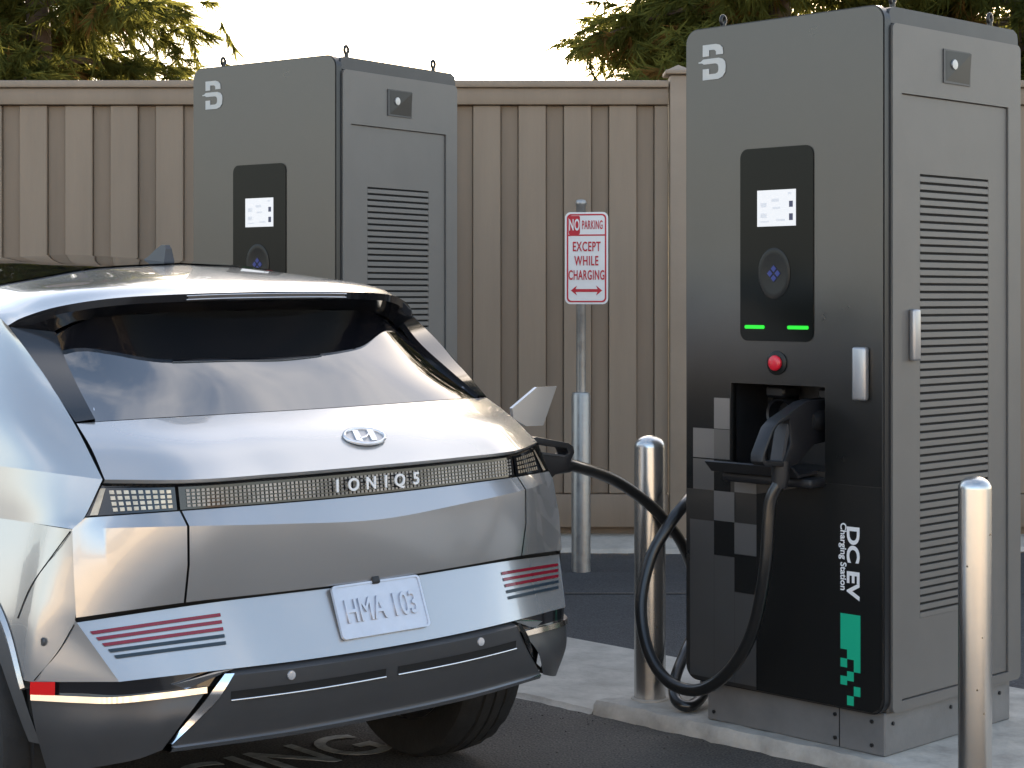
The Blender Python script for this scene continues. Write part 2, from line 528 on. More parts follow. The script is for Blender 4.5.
# ------------------------------------------------------------------ fence
fence = empty('board_fence', 'long tan board fence behind the charging stations, under the trees', 'fence', (0, 10.72, 0))
FZ0, FZ1 = 0.10, 2.773
PER = 0.2697
x_ref = (473 - 512) / 1800 * 10.66
def fence_bay(x0, x1):
    bm = bmesh.new(); bm2 = bmesh.new()
    i0 = math.floor((x0 - x_ref) / PER) - 1
    i1 = math.ceil((x1 - x_ref) / PER) + 1
    add_box(bm2, x0, x1, 0.03, 0.05, 0.03, FZ1 - 0.06)
    rnd = random.Random(int(x0 * 10) + 99)
    for i in range(i0, i1):
        a = x_ref + i * PER; b = a + 0.163
        a, b = max(a, x0), min(b, x1)
        if b - a > 0.01:
            dy = rnd.uniform(-.002, .002)
            add_box(bm, a, b, -0.02 + dy, 0.028, 0.322, 2.628, 0.004, 1)
        a = x_ref + i * PER + 0.165; b = x_ref + (i + 1) * PER - 0.003
        a, b = max(a, x0), min(b, x1)
        if b - a > 0.01:
            add_box(bm2, a, b, 0.004, 0.027, 0.322, 2.628, 0.003, 1)
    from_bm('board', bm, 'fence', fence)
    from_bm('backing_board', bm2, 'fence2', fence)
    box('top_rail', x0, x1, -0.045, 0.055, 2.632, 2.728, 'fence', fence, 0.005)
    box('cap_rail', x0, x1, -0.07, 0.08, 2.731, FZ1, 'fence_cap', fence, 0.008)
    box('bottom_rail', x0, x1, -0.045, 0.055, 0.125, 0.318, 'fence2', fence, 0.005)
POSTS = [-24.0, -18.0, -12.0, -4.6, 0.99, 4.12, 7.25]
for a, b in zip(POSTS, POSTS[1:]):
    fence_bay(a + 0.062, b - 0.062)
for k, px in enumerate(POSTS):
    p = box('post', px - 0.055, px + 0.055, -0.075, 0.085, 0.02, FZ1 + 0.03, 'fence_cap', fence, 0.008)
    bm = bmesh.new()
    add_box(bm, px - 0.085, px + 0.085, -0.1, 0.11, FZ1 + 0.033, FZ1 + 0.06, 0.006, 1)
    vs = [bm.verts.new(v) for v in ((px - .07, -.085, FZ1 + .061), (px + .07, -.085, FZ1 + .061), (px + .07, .095, FZ1 + .061), (px - .07, .095, FZ1 + .061), (px, .005, FZ1 + .1))]
    for i in range(4): bm.faces.new([vs[i], vs[(i + 1) % 4], vs[4]])
    from_bm('post_cap', bm, 'fence_cap', p)

# ------------------------------------------------------------------ trees beyond the fence
def make_tree(name, label, x, y, h, crown, seed, n_branch, lean=0.0, dens=1.0):
    rnd = random.Random(seed)
    t = empty(name, label, 'tree', (x, y, 0), group='pine trees beyond the fence')
    bm = bmesh.new()
    tr = [(lean * (k / 8) ** 1.5 + rnd.uniform(-.05, .05), rnd.uniform(-.05, .05), h * k / 8) for k in range(9)]
    rads = [0.12 * (1 - 0.85 * k / 8) + 0.02 for k in range(9)]
    add_tube(bm, tr, rads, 10)
    needles, dry = bmesh.new(), bmesh.new()
    z_lo, r_max = crown
    for i in range(n_branch):
        f = (i + rnd.random()) / n_branch
        z0 = z_lo + (h - z_lo) * f ** 1.5
        ang = rnd.uniform(0, 2 * math.pi)
        ln = r_max * (0.55 + 0.5 * rnd.random()) * (1 - 0.75 * f) * min(1.0, 0.75 + 1.2 * f)
        base = Vector((lean * (z0 / h) ** 1.5, 0, z0))
        d = Vector((math.cos(ang), math.sin(ang), 0))
        pts = [base + d * ln * q + Vector((0, 0, ln * (0.22 * q - 0.38 * q * q))) + Vector((rnd.uniform(-.05, .05),) * 3) * q for q in (0, .25, .5, .75, 1)]
        add_tube(bm, pts, [0.035, 0.028, 0.02, 0.013, 0.006], 5)
        # drooping tufts along the branch
        nt = max(6, int(ln * 58 * dens))
        for k in range(nt):
            q = 0.22 + 0.8 * (k + rnd.random()) / nt
            q = min(q, 1.02)
            seg = min(int(q * 4), 3)
            p = pts[seg].lerp(pts[seg + 1], q * 4 - seg)
            p = p + Vector((rnd.gauss(0, .10), rnd.gauss(0, .10), rnd.gauss(0, .07)))
            axis = (d * rnd.uniform(.1, .9) + Vector((rnd.gauss(0, .5), rnd.gauss(0, .5), rnd.uniform(-.9, .15)))).normalized()
            tgt = dry if rnd.random() < 0.07 else needles
            tl = rnd.uniform(.16, .34)
            for j in range(rnd.randint(30, 46)):
                s = rnd.random()
                o0 = p + axis * tl * s
                dirn = (axis * rnd.uniform(.55, 1.1) + Vector((rnd.gauss(0, .42), rnd.gauss(0, .42), rnd.gauss(-.25, .35)))).normalized()
                L = rnd.uniform(.10, .21)
                sd = dirn.cross(Vector((rnd.gauss(0, 1), rnd.gauss(0, 1), rnd.gauss(0, 1)))).normalized() * rnd.uniform(.005, .011)
                a, b, c = o0 - sd, o0 + sd, o0 + dirn * L
                try: tgt.faces.new([tgt.verts.new(a), tgt.verts.new(b), tgt.verts.new(c)])
                except ValueError: pass
    from_bm('trunk', bm, 'bark', t, smooth=60)
    cr = from_bm('crown', needles, 'needles', t, recalc=False)
    from_bm('dry_needles', dry, 'needles_dry', t, recalc=False)
    return t
make_tree('pine_tree', 'drooping pine tree beyond the left end of the fence, left of both charging stations', -3.45, 13.2, 6.4, (2.75, 1.65), 21, 64)
make_tree('pine_tree', 'bushy pine tree beyond the fence, between the two charging stations', 2.0, 13.4, 6.6, (2.7, 1.95), 34, 66)
make_tree('pine_tree', 'dark pine tree beyond the fence, above the far right charging station lid', 4.0, 14.2, 6.6, (2.7, 2.1), 55, 64)

# ------------------------------------------------------------------ charging stations
LOGO_TOP = [(0.16, 1.34), (0.66, 1.34), (0.80, 1.29), (0.90, 1.18), (0.92, 1.03), (0.92, 0.93), (0.66, 0.93), (0.66, 1.05), (0.62, 1.11), (0.56, 1.13), (0.40, 1.13), (0.40, 0.90), (0.16, 0.90)]
LOGO_BOT = [(0.18, 0.80), (0.76, 0.80), (0.92, 0.74), (1.0, 0.62), (1.02, 0.46), (1.0, 0.22), (0.90, 0.07), (0.74, 0.0), (0.16, 0.0), (0.16, 0.42), (0.40, 0.42), (0.40, 0.21), (0.64, 0.21), (0.72, 0.25), (0.75, 0.34), (0.75, 0.48), (0.72, 0.56), (0.64, 0.60), (0.20, 0.60), (0.12, 0.66), (0.0, 0.66), (0.0, 0.71), (0.09, 0.72), (0.13, 0.76)]

def quad_print(name, a0, a1, z0, z1, m, parent, y=-0.0025, bm=None):
    """flat print on the front panel; a is measured from the right front corner to the left"""
    b = bm or bmesh.new()
    vs = [b.verts.new(v) for v in ((-a1, y, z0), (-a0, y, z0), (-a0, y, z1), (-a1, y, z1))]
    b.faces.new(vs)
    if bm is None: return from_bm(name, b, m, parent, recalc=False)

def build_station(label, loc, rotz, scale):
    W, D = 0.80, 0.80
    Z0, Z1 = 0.137, 2.35                   # cabinet, above the pad
    st = empty('charging_station', label, 'charger', loc, rotz, group='charging stations by the fence')
    zz = lambda z: z - 0.05                # heights measured in the photo are above the asphalt
    RX0, RX1, RZ0, RZ1 = 0.22, 0.605, zz(0.93), zz(1.203)
    # cabinet carcass
    bm = bmesh.new()
    add_box(bm, -W + 0.004, -0.004, 0.21, D, Z0 + 0.004, Z1 - 0.055, 0.012, 2)
    add_box(bm, -W + 0.004, -RX1 - 0.004, 0.034, 0.212, Z0 + 0.004, Z1 - 0.055, 0.0)
    add_box(bm, -RX0 + 0.004, -0.004, 0.034, 0.212, Z0 + 0.004, Z1 - 0.055, 0.0)
    add_box(bm, -RX1 - 0.005, -RX0 + 0.005, 0.034, 0.212, RZ1 + 0.004, Z1 - 0.056, 0.0)
    add_box(bm, -RX1 - 0.005, -RX0 + 0.005, 0.034, 0.212, Z0 + 0.005, RZ0 - 0.004, 0.0)
    cab = from_bm('cabinet', bm, 'cab_side', st, smooth=35)
    # side frame posts proud of the carcass (right side)
    bm = bmesh.new()
    o2 = rrect(0.036, D - 0.002, Z0 + 0.002, Z1 - 0.053, 0.02, 5)
    hole = [(0.087, 0.0), (0.717, 0.0)]
    dz0, dz1 = zz(0.225), zz(2.127)
    hl = [(0.085, dz0 - .004), (0.719, dz0 - .004), (0.719, dz1 + .004), (0.085, dz1 + .004)]
    prism(bm, o2, [hl], lambda x, y, d: (d, x, y), -0.003, 0.012)
    from_bm('side_frame', bm, 'cab_side', st)
    # lid
    bm = bmesh.new()
    prism(bm, [(0.034, Z1 - 0.052), (D, Z1 - 0.052), (D, Z1 - 0.03), (D - 0.006, Z1 - 0.012), (D - 0.03, Z1), (0.06, Z1), (0.042, Z1 - .006), (0.034, Z1 - 0.02)], [], lambda x, y, d: (d, x, y), -W + 0.002, 0.0)
    lid = from_bm('lid', bm, 'cab_trim', st, smooth=40)
    # front panel
    bm = bmesh.new()
    out = [(-x, y) for x, y in rrect(0, W, Z0, Z1, 0.045, 7)][::-1]
    prism(bm, out, [[(-RX1, RZ0), (-RX0, RZ0), (-RX0, RZ1), (-RX1, RZ1)]], lambda x, y, d: (x, d, y), 0.0, 0.030)
    front = from_bm('front_panel', bm, 'cab_front', st)
    bm = bmesh.new()
    out2 = [(-x, y) for x, y in rrect(-0.004, W + 0.004, Z0 - 0.004, Z1 + .004, 0.049, 7)][::-1]
    inn2 = [(-x, y) for x, y in rrect(0.001, W - 0.001, Z0 + 0.001, Z1 - .001, 0.045, 7)][::-1]
    prism(bm, out2, [inn2], lambda x, y, d: (x, d, y), 0.004, 0.036)
    from_bm('edge_strip', bm, 'cab_edge', st, smooth=40)
    # printed graphics and a black fade overlay on the front panel
    cols = [0.798, 0.768, 0.676, 0.588, 0.495]
    bmk = bmesh.new(); bmg = bmesh.new(); bmm = bmesh.new()
    # the whole lower right is black
    pts = [(0.003, zz(0.895)), (0.21, zz(0.895)), (0.495, zz(0.838)), (0.495, zz(0.20)), (0.495, Z0 + .003), (0.04, Z0 + .003), (0.012, Z0 + .018), (0.003, Z0 + .05)]
    bmk.faces.new([bmk.verts.new((-x, -0.0022, z)) for x, z in pts][::-1])
    for x0, x1, z0, z1 in ((.588, .676, .62, .736), (.495, .588, .505, .63), (.588, .676, .93, .94)):
        quad_print('', x0, x1, zz(z0), zz(z1), None, None, bm=bmk)
    PALE = ((.608, .676, 1.046, 1.15), (.676, .768, .944, 1.044), (.495, .588, .838, .886), (.588, .676, .736, .836), (.495, .588, .632, .736))
    for x0, x1, z0, z1 in ((.608, .676, .944, 1.044), (.676, .768, .836, .94), (.676, .782, .20, .732), (.588, .675, .20, .618), (.496, .587, .20, .503)):
        quad_print('', x0, x1, zz(z0), zz(z1), None, None, bm=bmm)
    from_bm('black_graphic', bmk, 'print_black', front, recalc=False)
    bmg.free()
    for x0, x1, z0, z1 in PALE:
        quad_print('pale_check', x0, x1, zz(z0), zz(z1), 'print_grey', front)
    from_bm('dull_checks', bmm, 'print_mid', front, recalc=False)
    bmf = bmesh.new()                         # black overlay, fading out upwards
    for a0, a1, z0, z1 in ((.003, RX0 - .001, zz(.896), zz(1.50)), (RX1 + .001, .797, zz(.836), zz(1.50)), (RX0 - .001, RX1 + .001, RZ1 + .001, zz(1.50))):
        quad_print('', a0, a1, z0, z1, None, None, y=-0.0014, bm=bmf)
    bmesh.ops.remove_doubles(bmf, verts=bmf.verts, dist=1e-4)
    from_bm('fading_overlay', bmf, 'panel_fade', front, recalc=False)
    # logo
    bm = bmesh.new()
    sx, sz = 0.116, 0.119 / 1.34
    for poly in (LOGO_TOP, LOGO_BOT):
        prism(bm, [(-0.744 + x * sx, zz(2.226) + y * sz) for x, y in poly], [], lambda x, y, d: (x, d, y), -0.0026, -0.001)
    from_bm('logo', bm, 'print_logo', front)
    # lettering, read downwards
    rot = Matrix.Rotation(R(90), 4, 'Y')
    text_mesh('lettering', 'DC EV', 0.064, 'print_white', front, (-0.131, -0.0035, zz(0.768)), rot @ RX90, 0.0006, 'LEFT', 0.0020, 1.27, 1.0, 'BOTTOM_BASELINE')
    text_mesh('lettering', 'Charging Station', 0.0315, 'print_white', front, (-0.157, -0.0035, zz(0.775)), rot @ RX90, 0.0006, 'LEFT', 0.0006, 1.02, 1.0, 'BOTTOM_BASELINE')
    bm = bmesh.new()
    gx = [0.158, 0.158 - .0255, 0.158 - .051, 0.082]
    quad_print('', gx[3], gx[0], zz(0.375), zz(0.488), None, None, y=-0.0032, bm=bm)
    for c0, z0, z1 in ((1, .345, .375), (2, .307, .375), (0, .318, .346), (1, .277, .307), (0, .262, .290), (2, .232, .262), (1, .2, .230)):
        quad_print('', gx[c0 + 1], gx[c0], zz(z0), zz(z1), None, None, y=-0.0032, bm=bm)
    from_bm('green_mark', bm, 'print_green', front, recalc=False)
    # console
    bm = bmesh.new()
    prism(bm, [(-x, y) for x, y in rrect(0.264, 0.562, zz(1.345), zz(1.981), 0.03, 6)][::-1], [], lambda x, y, d: (x, d, y), -0.004, -0.0005)
    con = from_bm('console', bm, 'console', st)
    scr = box('screen', -0.489, -0.332, -0.006, -0.0042, zz(1.722), zz(1.841), 'screen', con)
    bm = bmesh.new()
    bm.free()
    for x0, x1, z0, z1 in ((.475, .45, 1.80, 1.785), (.475, .45, 1.765, 1.75), (.43, .40, 1.812, 1.802), (.425, .395, 1.785, 1.778), (.475, .44, 1.74, 1.735), (.41, .375, 1.745, 1.738), (.362, .35, 1.832, 1.824)):
        box('screen_field', -x0, -x1, -0.0066, -0.0061, zz(z1), zz(z0), 'screen_ui', scr)
    for z0, z1 in ((1.803, 1.783), (1.762, 1.74)):
        box('screen_button', -0.358, -0.343, -0.0068, -0.0061, zz(z1), zz(z0), 'screen_dark', scr)
    bm = bmesh.new()
    add_lathe(bm, [(0.066, 0), (0.066, 0.002), (0.060, 0.004), (0.05, 0.0025), (0, 0.002)], 40, Matrix.Translation((-0.420, -0.004, zz(1.567))) @ RX90 @ Matrix.Diagonal((1, 1.28, 1, 1)))
    rd = from_bm('card_reader', bm, 'print_black', con, smooth=40)
    bm = bmesh.new()
    for k in range(4):
        a = R(45)
        b2 = bmesh.new()
        s = 0.016
        add_box(b2, -s / 2 + (-1 if k in (0, 3) else 1) * .011, s / 2 + (-1 if k in (0, 3) else 1) * .011, -0.001, 0, -s / 2 + (-1 if k < 2 else 1) * .011, s / 2 + (-1 if k < 2 else 1) * .011)
        merge(bm, b2, Matrix.Translation((-0.420, -0.0075, zz(1.567))) @ Matrix.Rotation(a, 4, 'Y'))
    from_bm('blue_mark', bm, 'blue_mark', rd)
    for x0, x1 in ((0.541, 0.459), (0.365, 0.281)):
        bm = bmesh.new()
        prism(bm, rrect(-x0, -x1, zz(1.385), zz(1.397), 0.0055, 4), [], lambda x, y, d: (x, d, y), -0.0075, -0.0042)
        from_bm('status_light', bm, 'led', con)
    # emergency stop
    bm = bmesh.new()
    add_lathe(bm, [(0.040, 0), (0.040, 0.004), (0.036, 0.006), (0, 0.006)], 36, Matrix.Translation((-0.411, -0.0005, zz(1.274))) @ RX90)
    es = from_bm('emergency_stop', bm, 'print_black', st, smooth=40)
    bm = bmesh.new()
    add_lathe(bm, [(0.024, 0.0062), (0.026, 0.013), (0.024, 0.018), (0.018, 0.021), (0, 0.0215)], 30, Matrix.Translation((-0.411, -0.0005, zz(1.274))) @ RX90)
    from_bm('button', bm, 'estop', es, smooth=50)
    # connector recess
    bm = bmesh.new()
    x0, x1, z0, z1, yb = -RX1, -RX0, RZ0, RZ1, 0.20
    v = [bm.verts.new(p) for p in ((x0, .012, z0), (x1, .012, z0), (x1, .012, z1), (x0, .012, z1), (x0, yb, z0), (x1, yb, z0), (x1, yb, z1), (x0, yb, z1))]
    for f in ((4, 5, 6, 7), (0, 1, 5, 4), (1, 2, 6, 5), (2, 3, 7, 6), (3, 0, 4, 7)):
        bm.faces.new([v[i] for i in f])
    rec = from_bm('recess', bm, 'plastic_black', st)
    for cx in (-0.50, -0.285):
        bm = bmesh.new()
        T = Matrix.Translation((cx, 0.197, (z0 + z1) / 2 + .03)) @ Matrix.Rotation(R(90), 4, 'X')
        add_lathe(bm, [(0.058, 0), (0.06, 0.06), (0.052, 0.075), (0.045, 0.07), (0.042, 0.02), (0, 0.02)], 28, T)
        add_box(bm, cx - .04, cx + .04, 0.10, 0.196, z1 - .05, z1 - .012, .008, 1)
        from_bm('holster', bm, 'handle_grey', rec, smooth=40)
    bm = bmesh.new()
    prism(bm, [(0.012, RZ0 - .006), (-.10, RZ0 - .016), (-.135, RZ0 + .018), (-.128, RZ0 + .022), (-.097, RZ0 - .004), (0.012, RZ0 + .004)][::-1], [], lambda x, y, d: (d, x, y), -RX1 - .002, -RX0 - .03)
    add_box(bm, -RX1 + .02, -RX0 + .0, -0.075, 0.010, RZ0 - .05, RZ0 - .018, .01, 2)
    from_bm('shelf', bm, 'handle_grey', rec, smooth=40)
    # levers
    def lever(x0, x1, yy0, yy1, z0, z1, nm, par):
        b = bmesh.new()
        add_box(b, x0, x1, yy0, yy1, z0, z1, 0.008, 3)
        return from_bm(nm, b, 'lever', par, smooth=40)
    lever(-0.100, -0.049, -0.028, -0.001, zz(1.165), zz(1.333), 'door_handle', st)
    # service door on the right side
    bm = bmesh.new()
    prism(bm, [(0.088, dz0), (0.716, dz0), (0.716, dz1), (0.088, dz1)], [[(0.197, zz(0.466)), (0.604, zz(0.466)), (0.604, zz(1.882)), (0.197, zz(1.882))]], lambda x, y, d: (d, x, y), -0.003, 0.005)
    door = from_bm('service_door', bm, 'cab_side', st)
    bm = bmesh.new()
    nl = 57
    hgt = (zz(1.882) - zz(0.466)) / nl
    for k in range(nl):
        za = zz(0.466) + k * hgt
        prism(bm, [(-0.002, za), (0.0042, za), (0.0052, za + .0015), (0.0046, za + hgt * .66), (0.003, za + hgt * .70), (-0.002, za + hgt * .70)], [], lambda x, y, d: (x, d, y), 0.198, 0.603)
    from_bm('vent_louvres', bm, 'cab_side', door)
    b2 = box('vent_backing', -0.0035, -0.001, 0.197, 0.604, zz(0.466), zz(1.882), 'seam', door)
    lever(0.005, 0.028, 0.132, 0.172, zz(1.288), zz(1.452), 'door_lever', door)
    # lock plate
    bm = bmesh.new()
    prism(bm, [(0.318, zz(2.182)), (0.476, zz(2.182)), (0.476, zz(2.292)), (0.318, zz(2.292))], [], lambda x, y, d: (d, x, y), 0.0122, 0.016)
    lk = from_bm('lock_plate', bm, 'cab_trim', st)
    bm = bmesh.new()
    vs = [bm.verts.new(p) for p in ((.0165, .33, zz(2.19)), (.0165, .47, zz(2.188)), (.024, .47, zz(2.287)), (.0165, .33, zz(2.287)))]
    bm.faces.new(vs)
    from_bm('lock_facet', bm, 'cab_edge', lk)
    bm = bmesh.new()
    add_lathe(bm, [(0.017, 0), (0.016, 0.006), (0, 0.007)], 20, Matrix.Translation((0.0165, 0.375, zz(2.245))) @ Matrix.Rotation(R(90), 4, 'Y'))
    from_bm('lock_cylinder', bm, 'lever', lk, smooth=40)
    # lifting eyes
    for x, y in ((-0.72, 0.10), (-0.06, 0.14), (-0.06, 0.72), (-0.72, 0.72)):
        bm = bmesh.new()
        add_lathe(bm, [(0.02, Z1 - .001), (0.02, Z1 + .008), (0.009, Z1 + .012), (0.009, Z1 + .03)], 16, Matrix.Translation((x, y, 0)))
        ring = [(x, y + 0.012 * math.cos(a), Z1 + .040 + 0.016 * math.sin(a)) for a in [2 * math.pi * k / 20 for k in range(21)]]
        add_tube(bm, ring, 0.006, 8, cap=False)
        from_bm('lifting_eye', bm, 'cab_edge', lid, smooth=50)
    # plinth
    bm = bmesh.new()
    add_box(bm, -W + 0.07, -0.012, 0.028, D - 0.03, 0.0, Z0 - 0.0005, 0.004, 1)
    pl = from_bm('plinth', bm, 'plinth', st)
    spots = [Matrix.Translation((x, 0.0275, z)) @ RX90 for x in (-0.70, -0.2, -0.06) for z in (0.03, 0.105)]
    spots += [Matrix.Translation((-0.0115, y, 0.10)) @ Matrix.Rotation(R(90), 4, 'Y') for y in (0.07, 0.40, 0.70)]
    for T in spots:
        bm = bmesh.new()
        add_lathe(bm, [(0.0065, 0), (0.0065, 0.004), (0, 0.005)], 10, T)
        from_bm('plinth_bolt', bm, 'cab_edge', pl)
    box('plinth_seam', -0.185, -0.182, 0.0265, 0.0275, 0.004, Z0 - .004, 'seam', pl)
    st.scale = scale
    return st

B1 = 44.0
C1 = Vector((1.1542, 5.6, 0.05))
station1 = build_station('large charging station nearest the camera, with a lit screen and green lights', C1, R(B1 - 90), (1, 1, 1))
B2 = 53.5
build_station('far charging station standing behind the silver car roof', (-0.7375, 7.5, 0.05), R(B2 - 90), (1.055, 1.01, 1.042))
sheet('station_base', [(-1.75, 7.95), (-0.70, 7.25), (0.05, 8.15), (-0.9, 8.95)], 0.05, 'concrete', 0.05)

X1 = Vector((math.sin(R(B1)), -math.cos(R(B1)), 0))      # local +x of the near station in the world
Y1 = Vector((math.cos(R(B1)), math.sin(R(B1)), 0))
def st1(x, y, z): return C1 * Vector((1, 1, 0)) + X1 * x + Y1 * y + Vector((0, 0, z)) if False else Vector((C1.x, C1.y, 0)) + X1 * x + Y1 * y + Vector((0, 0, z))

# ------------------------------------------------------------------ charging cables
def gun(name, parent, base, out, up, flip=1.0, s=1.0):
    """pistol connector: side profile in (n, z) extruded across; n points out of the socket."""
    side = out.cross(up).normalized()
    outer = [(-0.10, 1.15), (0.035, 1.155), (0.07, 1.150), (0.205, 1.098), (0.238, 1.075), (0.288, 0.995), (0.290, 0.972), (0.275, 0.958), (0.150, 0.945), (0.10, 0.955), (0.055, 0.99), (0.02, 1.01), (-0.10, 1.02)]
    hole = [(0.150, 1.098), (0.208, 1.082), (0.232, 1.060), (0.273, 0.992), (0.268, 0.974), (0.180, 0.968), (0.145, 1.02)]
    bm = bmesh.new()
    f3 = lambda x, y, d: base + (out * x + up * (y - 1.08) + side * d) * s
    prism(bm, outer, [hole], f3, -0.025, 0.025)
    # soften the rims
    es = [e for e in bm.edges if len(e.link_faces) == 2 and e.calc_face_angle(0) > 0.9]
    bmesh.ops.bevel(bm, geom=es, offset=0.007 * s, segments=2, profile=0.6, affect='EDGES')
    o = from_bm(name, bm, 'handle_grey', parent, smooth=38)
    bm = bmesh.new()
    prism(bm, [(0.140, 1.075), (0.172, 0.965), (0.186, 0.962), (0.156, 1.084)], [], f3, -0.018, 0.0272)
    from_bm('trigger', bm, 'handle_edge', o)
    T = Matrix.Translation(base + (up * 0.005) * s) @ out.to_track_quat('Z', 'Y').to_matrix().to_4x4()
    bm = bmesh.new()
    add_lathe(bm, [(0.04 * s, -0.12 * s), (0.043 * s, -0.04 * s), (0.043 * s, 0.0), (0.034 * s, 0.03 * s)], 24, T)
    from_bm('plug_collar', bm, 'plastic_black', o, smooth=40)
    return o

N1 = -Y1                                                   # out of the front panel
base1 = st1(-0.285, 0.02, 1.085)
cb = empty('charging_cable', 'thick black charging cable looping from the connector holstered in the near charging station', 'cable', tuple(st1(-0.285, -0.1, 0.05)), group='charging cables of the near station')
def child(o, par):
    o.parent = par
    o.matrix_parent_inverse = Matrix.Translation(par.location).inverted()
    return o
g1 = gun('connector', None, base1, N1, Vector((0, 0, 1)))
child(g1, cb)
def pxy(px, py, Y):
    return Vector(((px - 512) / 1800 * Y, Y, H_CAM - (py - 297) / 1800 * Y))
q0 = base1 + N1 * 0.165 + Vector((0, 0, -0.150))
path = [q0 + Vector((0, 0, 0.03)) + N1 * -.01, q0 + Vector((0, 0, -0.03)) + N1 * .008, pxy(770, 505, 5.70), pxy(765, 570, 5.70), pxy(752, 632, 5.74), pxy(728, 672, 5.80), pxy(698, 690, 5.88),
        pxy(668, 681, 5.97), pxy(648, 650, 6.05), pxy(641, 605, 6.12), pxy(650, 560, 6.17), pxy(667, 528, 6.2), pxy(684, 505, 6.26), pxy(700, 489, 6.40), tuple(st1(-0.80, 0.25, 0.83))]
bm = bmesh.new()
add_tube(bm, catmull(path, 10), 0.0205, 18)
child(from_bm('cable', bm, 'cable', smooth=60), cb)
bm = bmesh.new()
add_tube(bm, [q0 + Vector((0, 0, 0.035)), q0 + Vector((0, 0, -0.02)) + N1 * .003, q0 + Vector((0, 0, -0.05)) + N1 * .008], [0.030, 0.028, 0.022], 18)
child(from_bm('strain_relief', bm, 'handle_grey', smooth=60), cb)

# ------------------------------------------------------------------ car
TH = 49.5
UX = Vector((math.sin(R(TH)), math.cos(R(TH)), 0)); VX = Vector((-math.cos(R(TH)), math.sin(R(TH)), 0))
CARO = Vector((-0.347, 4.79, 0))
car = empty('parked_car', 'silver electric hatchback plugged in beside the near charging station, seen from behind', 'car', CARO, math.atan2(UX.y, UX.x))
car.rotation_euler.y = R(-0.7)
def car_w(u, v, z): return CARO + UX * u + VX * v + Vector((0, 0, z))

def hermite(xs, ys, x):
    n = len(xs)
    m = []
    for i in range(n):
        if i == 0: m.append((ys[1] - ys[0]) / (xs[1] - xs[0]))
        elif i == n - 1: m.append((ys[-1] - ys[-2]) / (xs[-1] - xs[-2]))
        else:
            h0, h1 = xs[i] - xs[i - 1], xs[i + 1] - xs[i]
            d0, d1 = (ys[i] - ys[i - 1]) / h0, (ys[i + 1] - ys[i]) / h1
            m.append((d0 * h1 + d1 * h0) / (h0 + h1))
    i = 0
    while i < n - 2 and x > xs[i + 1]: i += 1
    h = xs[i + 1] - xs[i]; t = (x - xs[i]) / h
    if t < 0: return ys[0] + m[0] * (x - xs[0])
    if t > 1: return ys[-1] + m[-1] * (x - xs[-1])
    return ys[i] * (2 * t ** 3 - 3 * t * t + 1) + m[i] * h * (t ** 3 - 2 * t * t + t) + ys[i + 1] * (-2 * t ** 3 + 3 * t * t) + m[i + 1] * h * (t ** 3 - t * t)

class Row:
    """cross-car line symmetric about u = 0"""
    def __init__(s, pts, dv=0.0, dz=0.0):
        P = [(-u, v, z) for u, v, z in pts[::-1] if u > 0] + list(pts)
        s.u = [p[0] for p in P]; s.v = [p[1] + dv for p in P]; s.z = [p[2] + dz for p in P]
        s.pts = pts
        s.w = pts[-1][0]
    def __call__(s, u):
        return Vector((u, hermite(s.u, s.v, u), hermite(s.u, s.z, u)))
    def off(s, dv, dz): return Row(s.pts, dv, dz)

def panel(name, rows, lims, m, parent=car, n=40, sub=1, smooth=40, bm=None, thick=None):
    b = bm or bmesh.new()
    grid = []
    for row, (ua, ub) in zip(rows, lims):
        grid.append([row(ua + (ub - ua) * k / n) for k in range(n + 1)])
    if sub > 1:
        g2 = []
        cols = [catmull([grid[i][k] for i in range(len(grid))], sub) for k in range(n + 1)]
        for i in range(len(cols[0])): g2.append([cols[k][i] for k in range(n + 1)])
        grid = g2
    vs = [[b.verts.new(p) for p in r] for r in grid]
    for r0, r1 in zip(vs, vs[1:]):
        for k in range(n):
            b.faces.new([r0[k], r0[k + 1], r1[k + 1], r1[k]])
    if bm is None:
        return from_bm(name, b, m, parent, smooth=smooth)

rA = Row([(0, .27, 1.180), (.3, .285, 1.180), (.55, .325, 1.178), (.687, .37, 1.174)])
rAB = Row([(0, .140, 1.119), (.3, .153, 1.119), (.55, .19, 1.118), (.70, .262, 1.116)])
rB = Row([(0, .030, 1.040), (.3, .040, 1.040), (.548, .071, 1.042), (.714, .169, 1.048)])
rC = Row([(0, .036, .960), (.3, .045, .962), (.549, .073, .964), (.762, .174, .957)])
rD = Row([(0, .000, .899), (.3, .012, .914), (.555, .040, .930), (.79, .187, .931)])
rDE = Row([(0, .004, .82), (.3, .016, .828), (.556, .040, .834), (.797, .168, .825)])
rE = Row([(0, .020, .735), (.3, .032, .737), (.556, .060, .738), (.797, .158, .718)])
rF = Row([(0, .030, .729), (.3, .042, .731), (.454, .054, .731), (.797, .168, .706)])
rG = Row([(0, -.045, .567), (.3, -.032, .569), (.461, -.010, .571), (.73, .069, .566)])

# dark inner shell seen through the panel gaps
panel('inner_shell', [rA.off(.03, -.02), rAB.off(.03, -.02), rB.off(.035, 0), rC.off(.035, 0), rD.off(.03, 0), rE.off(.03, 0), rF.off(.03, 0), rG.off(.04, 0)],
      [(-.68, .68), (-.69, .69), (-.705, .705), (-.74, .74), (-.77, .77), (-.78, .78), (-.78, .78), (-.70, .70)], 'seam')
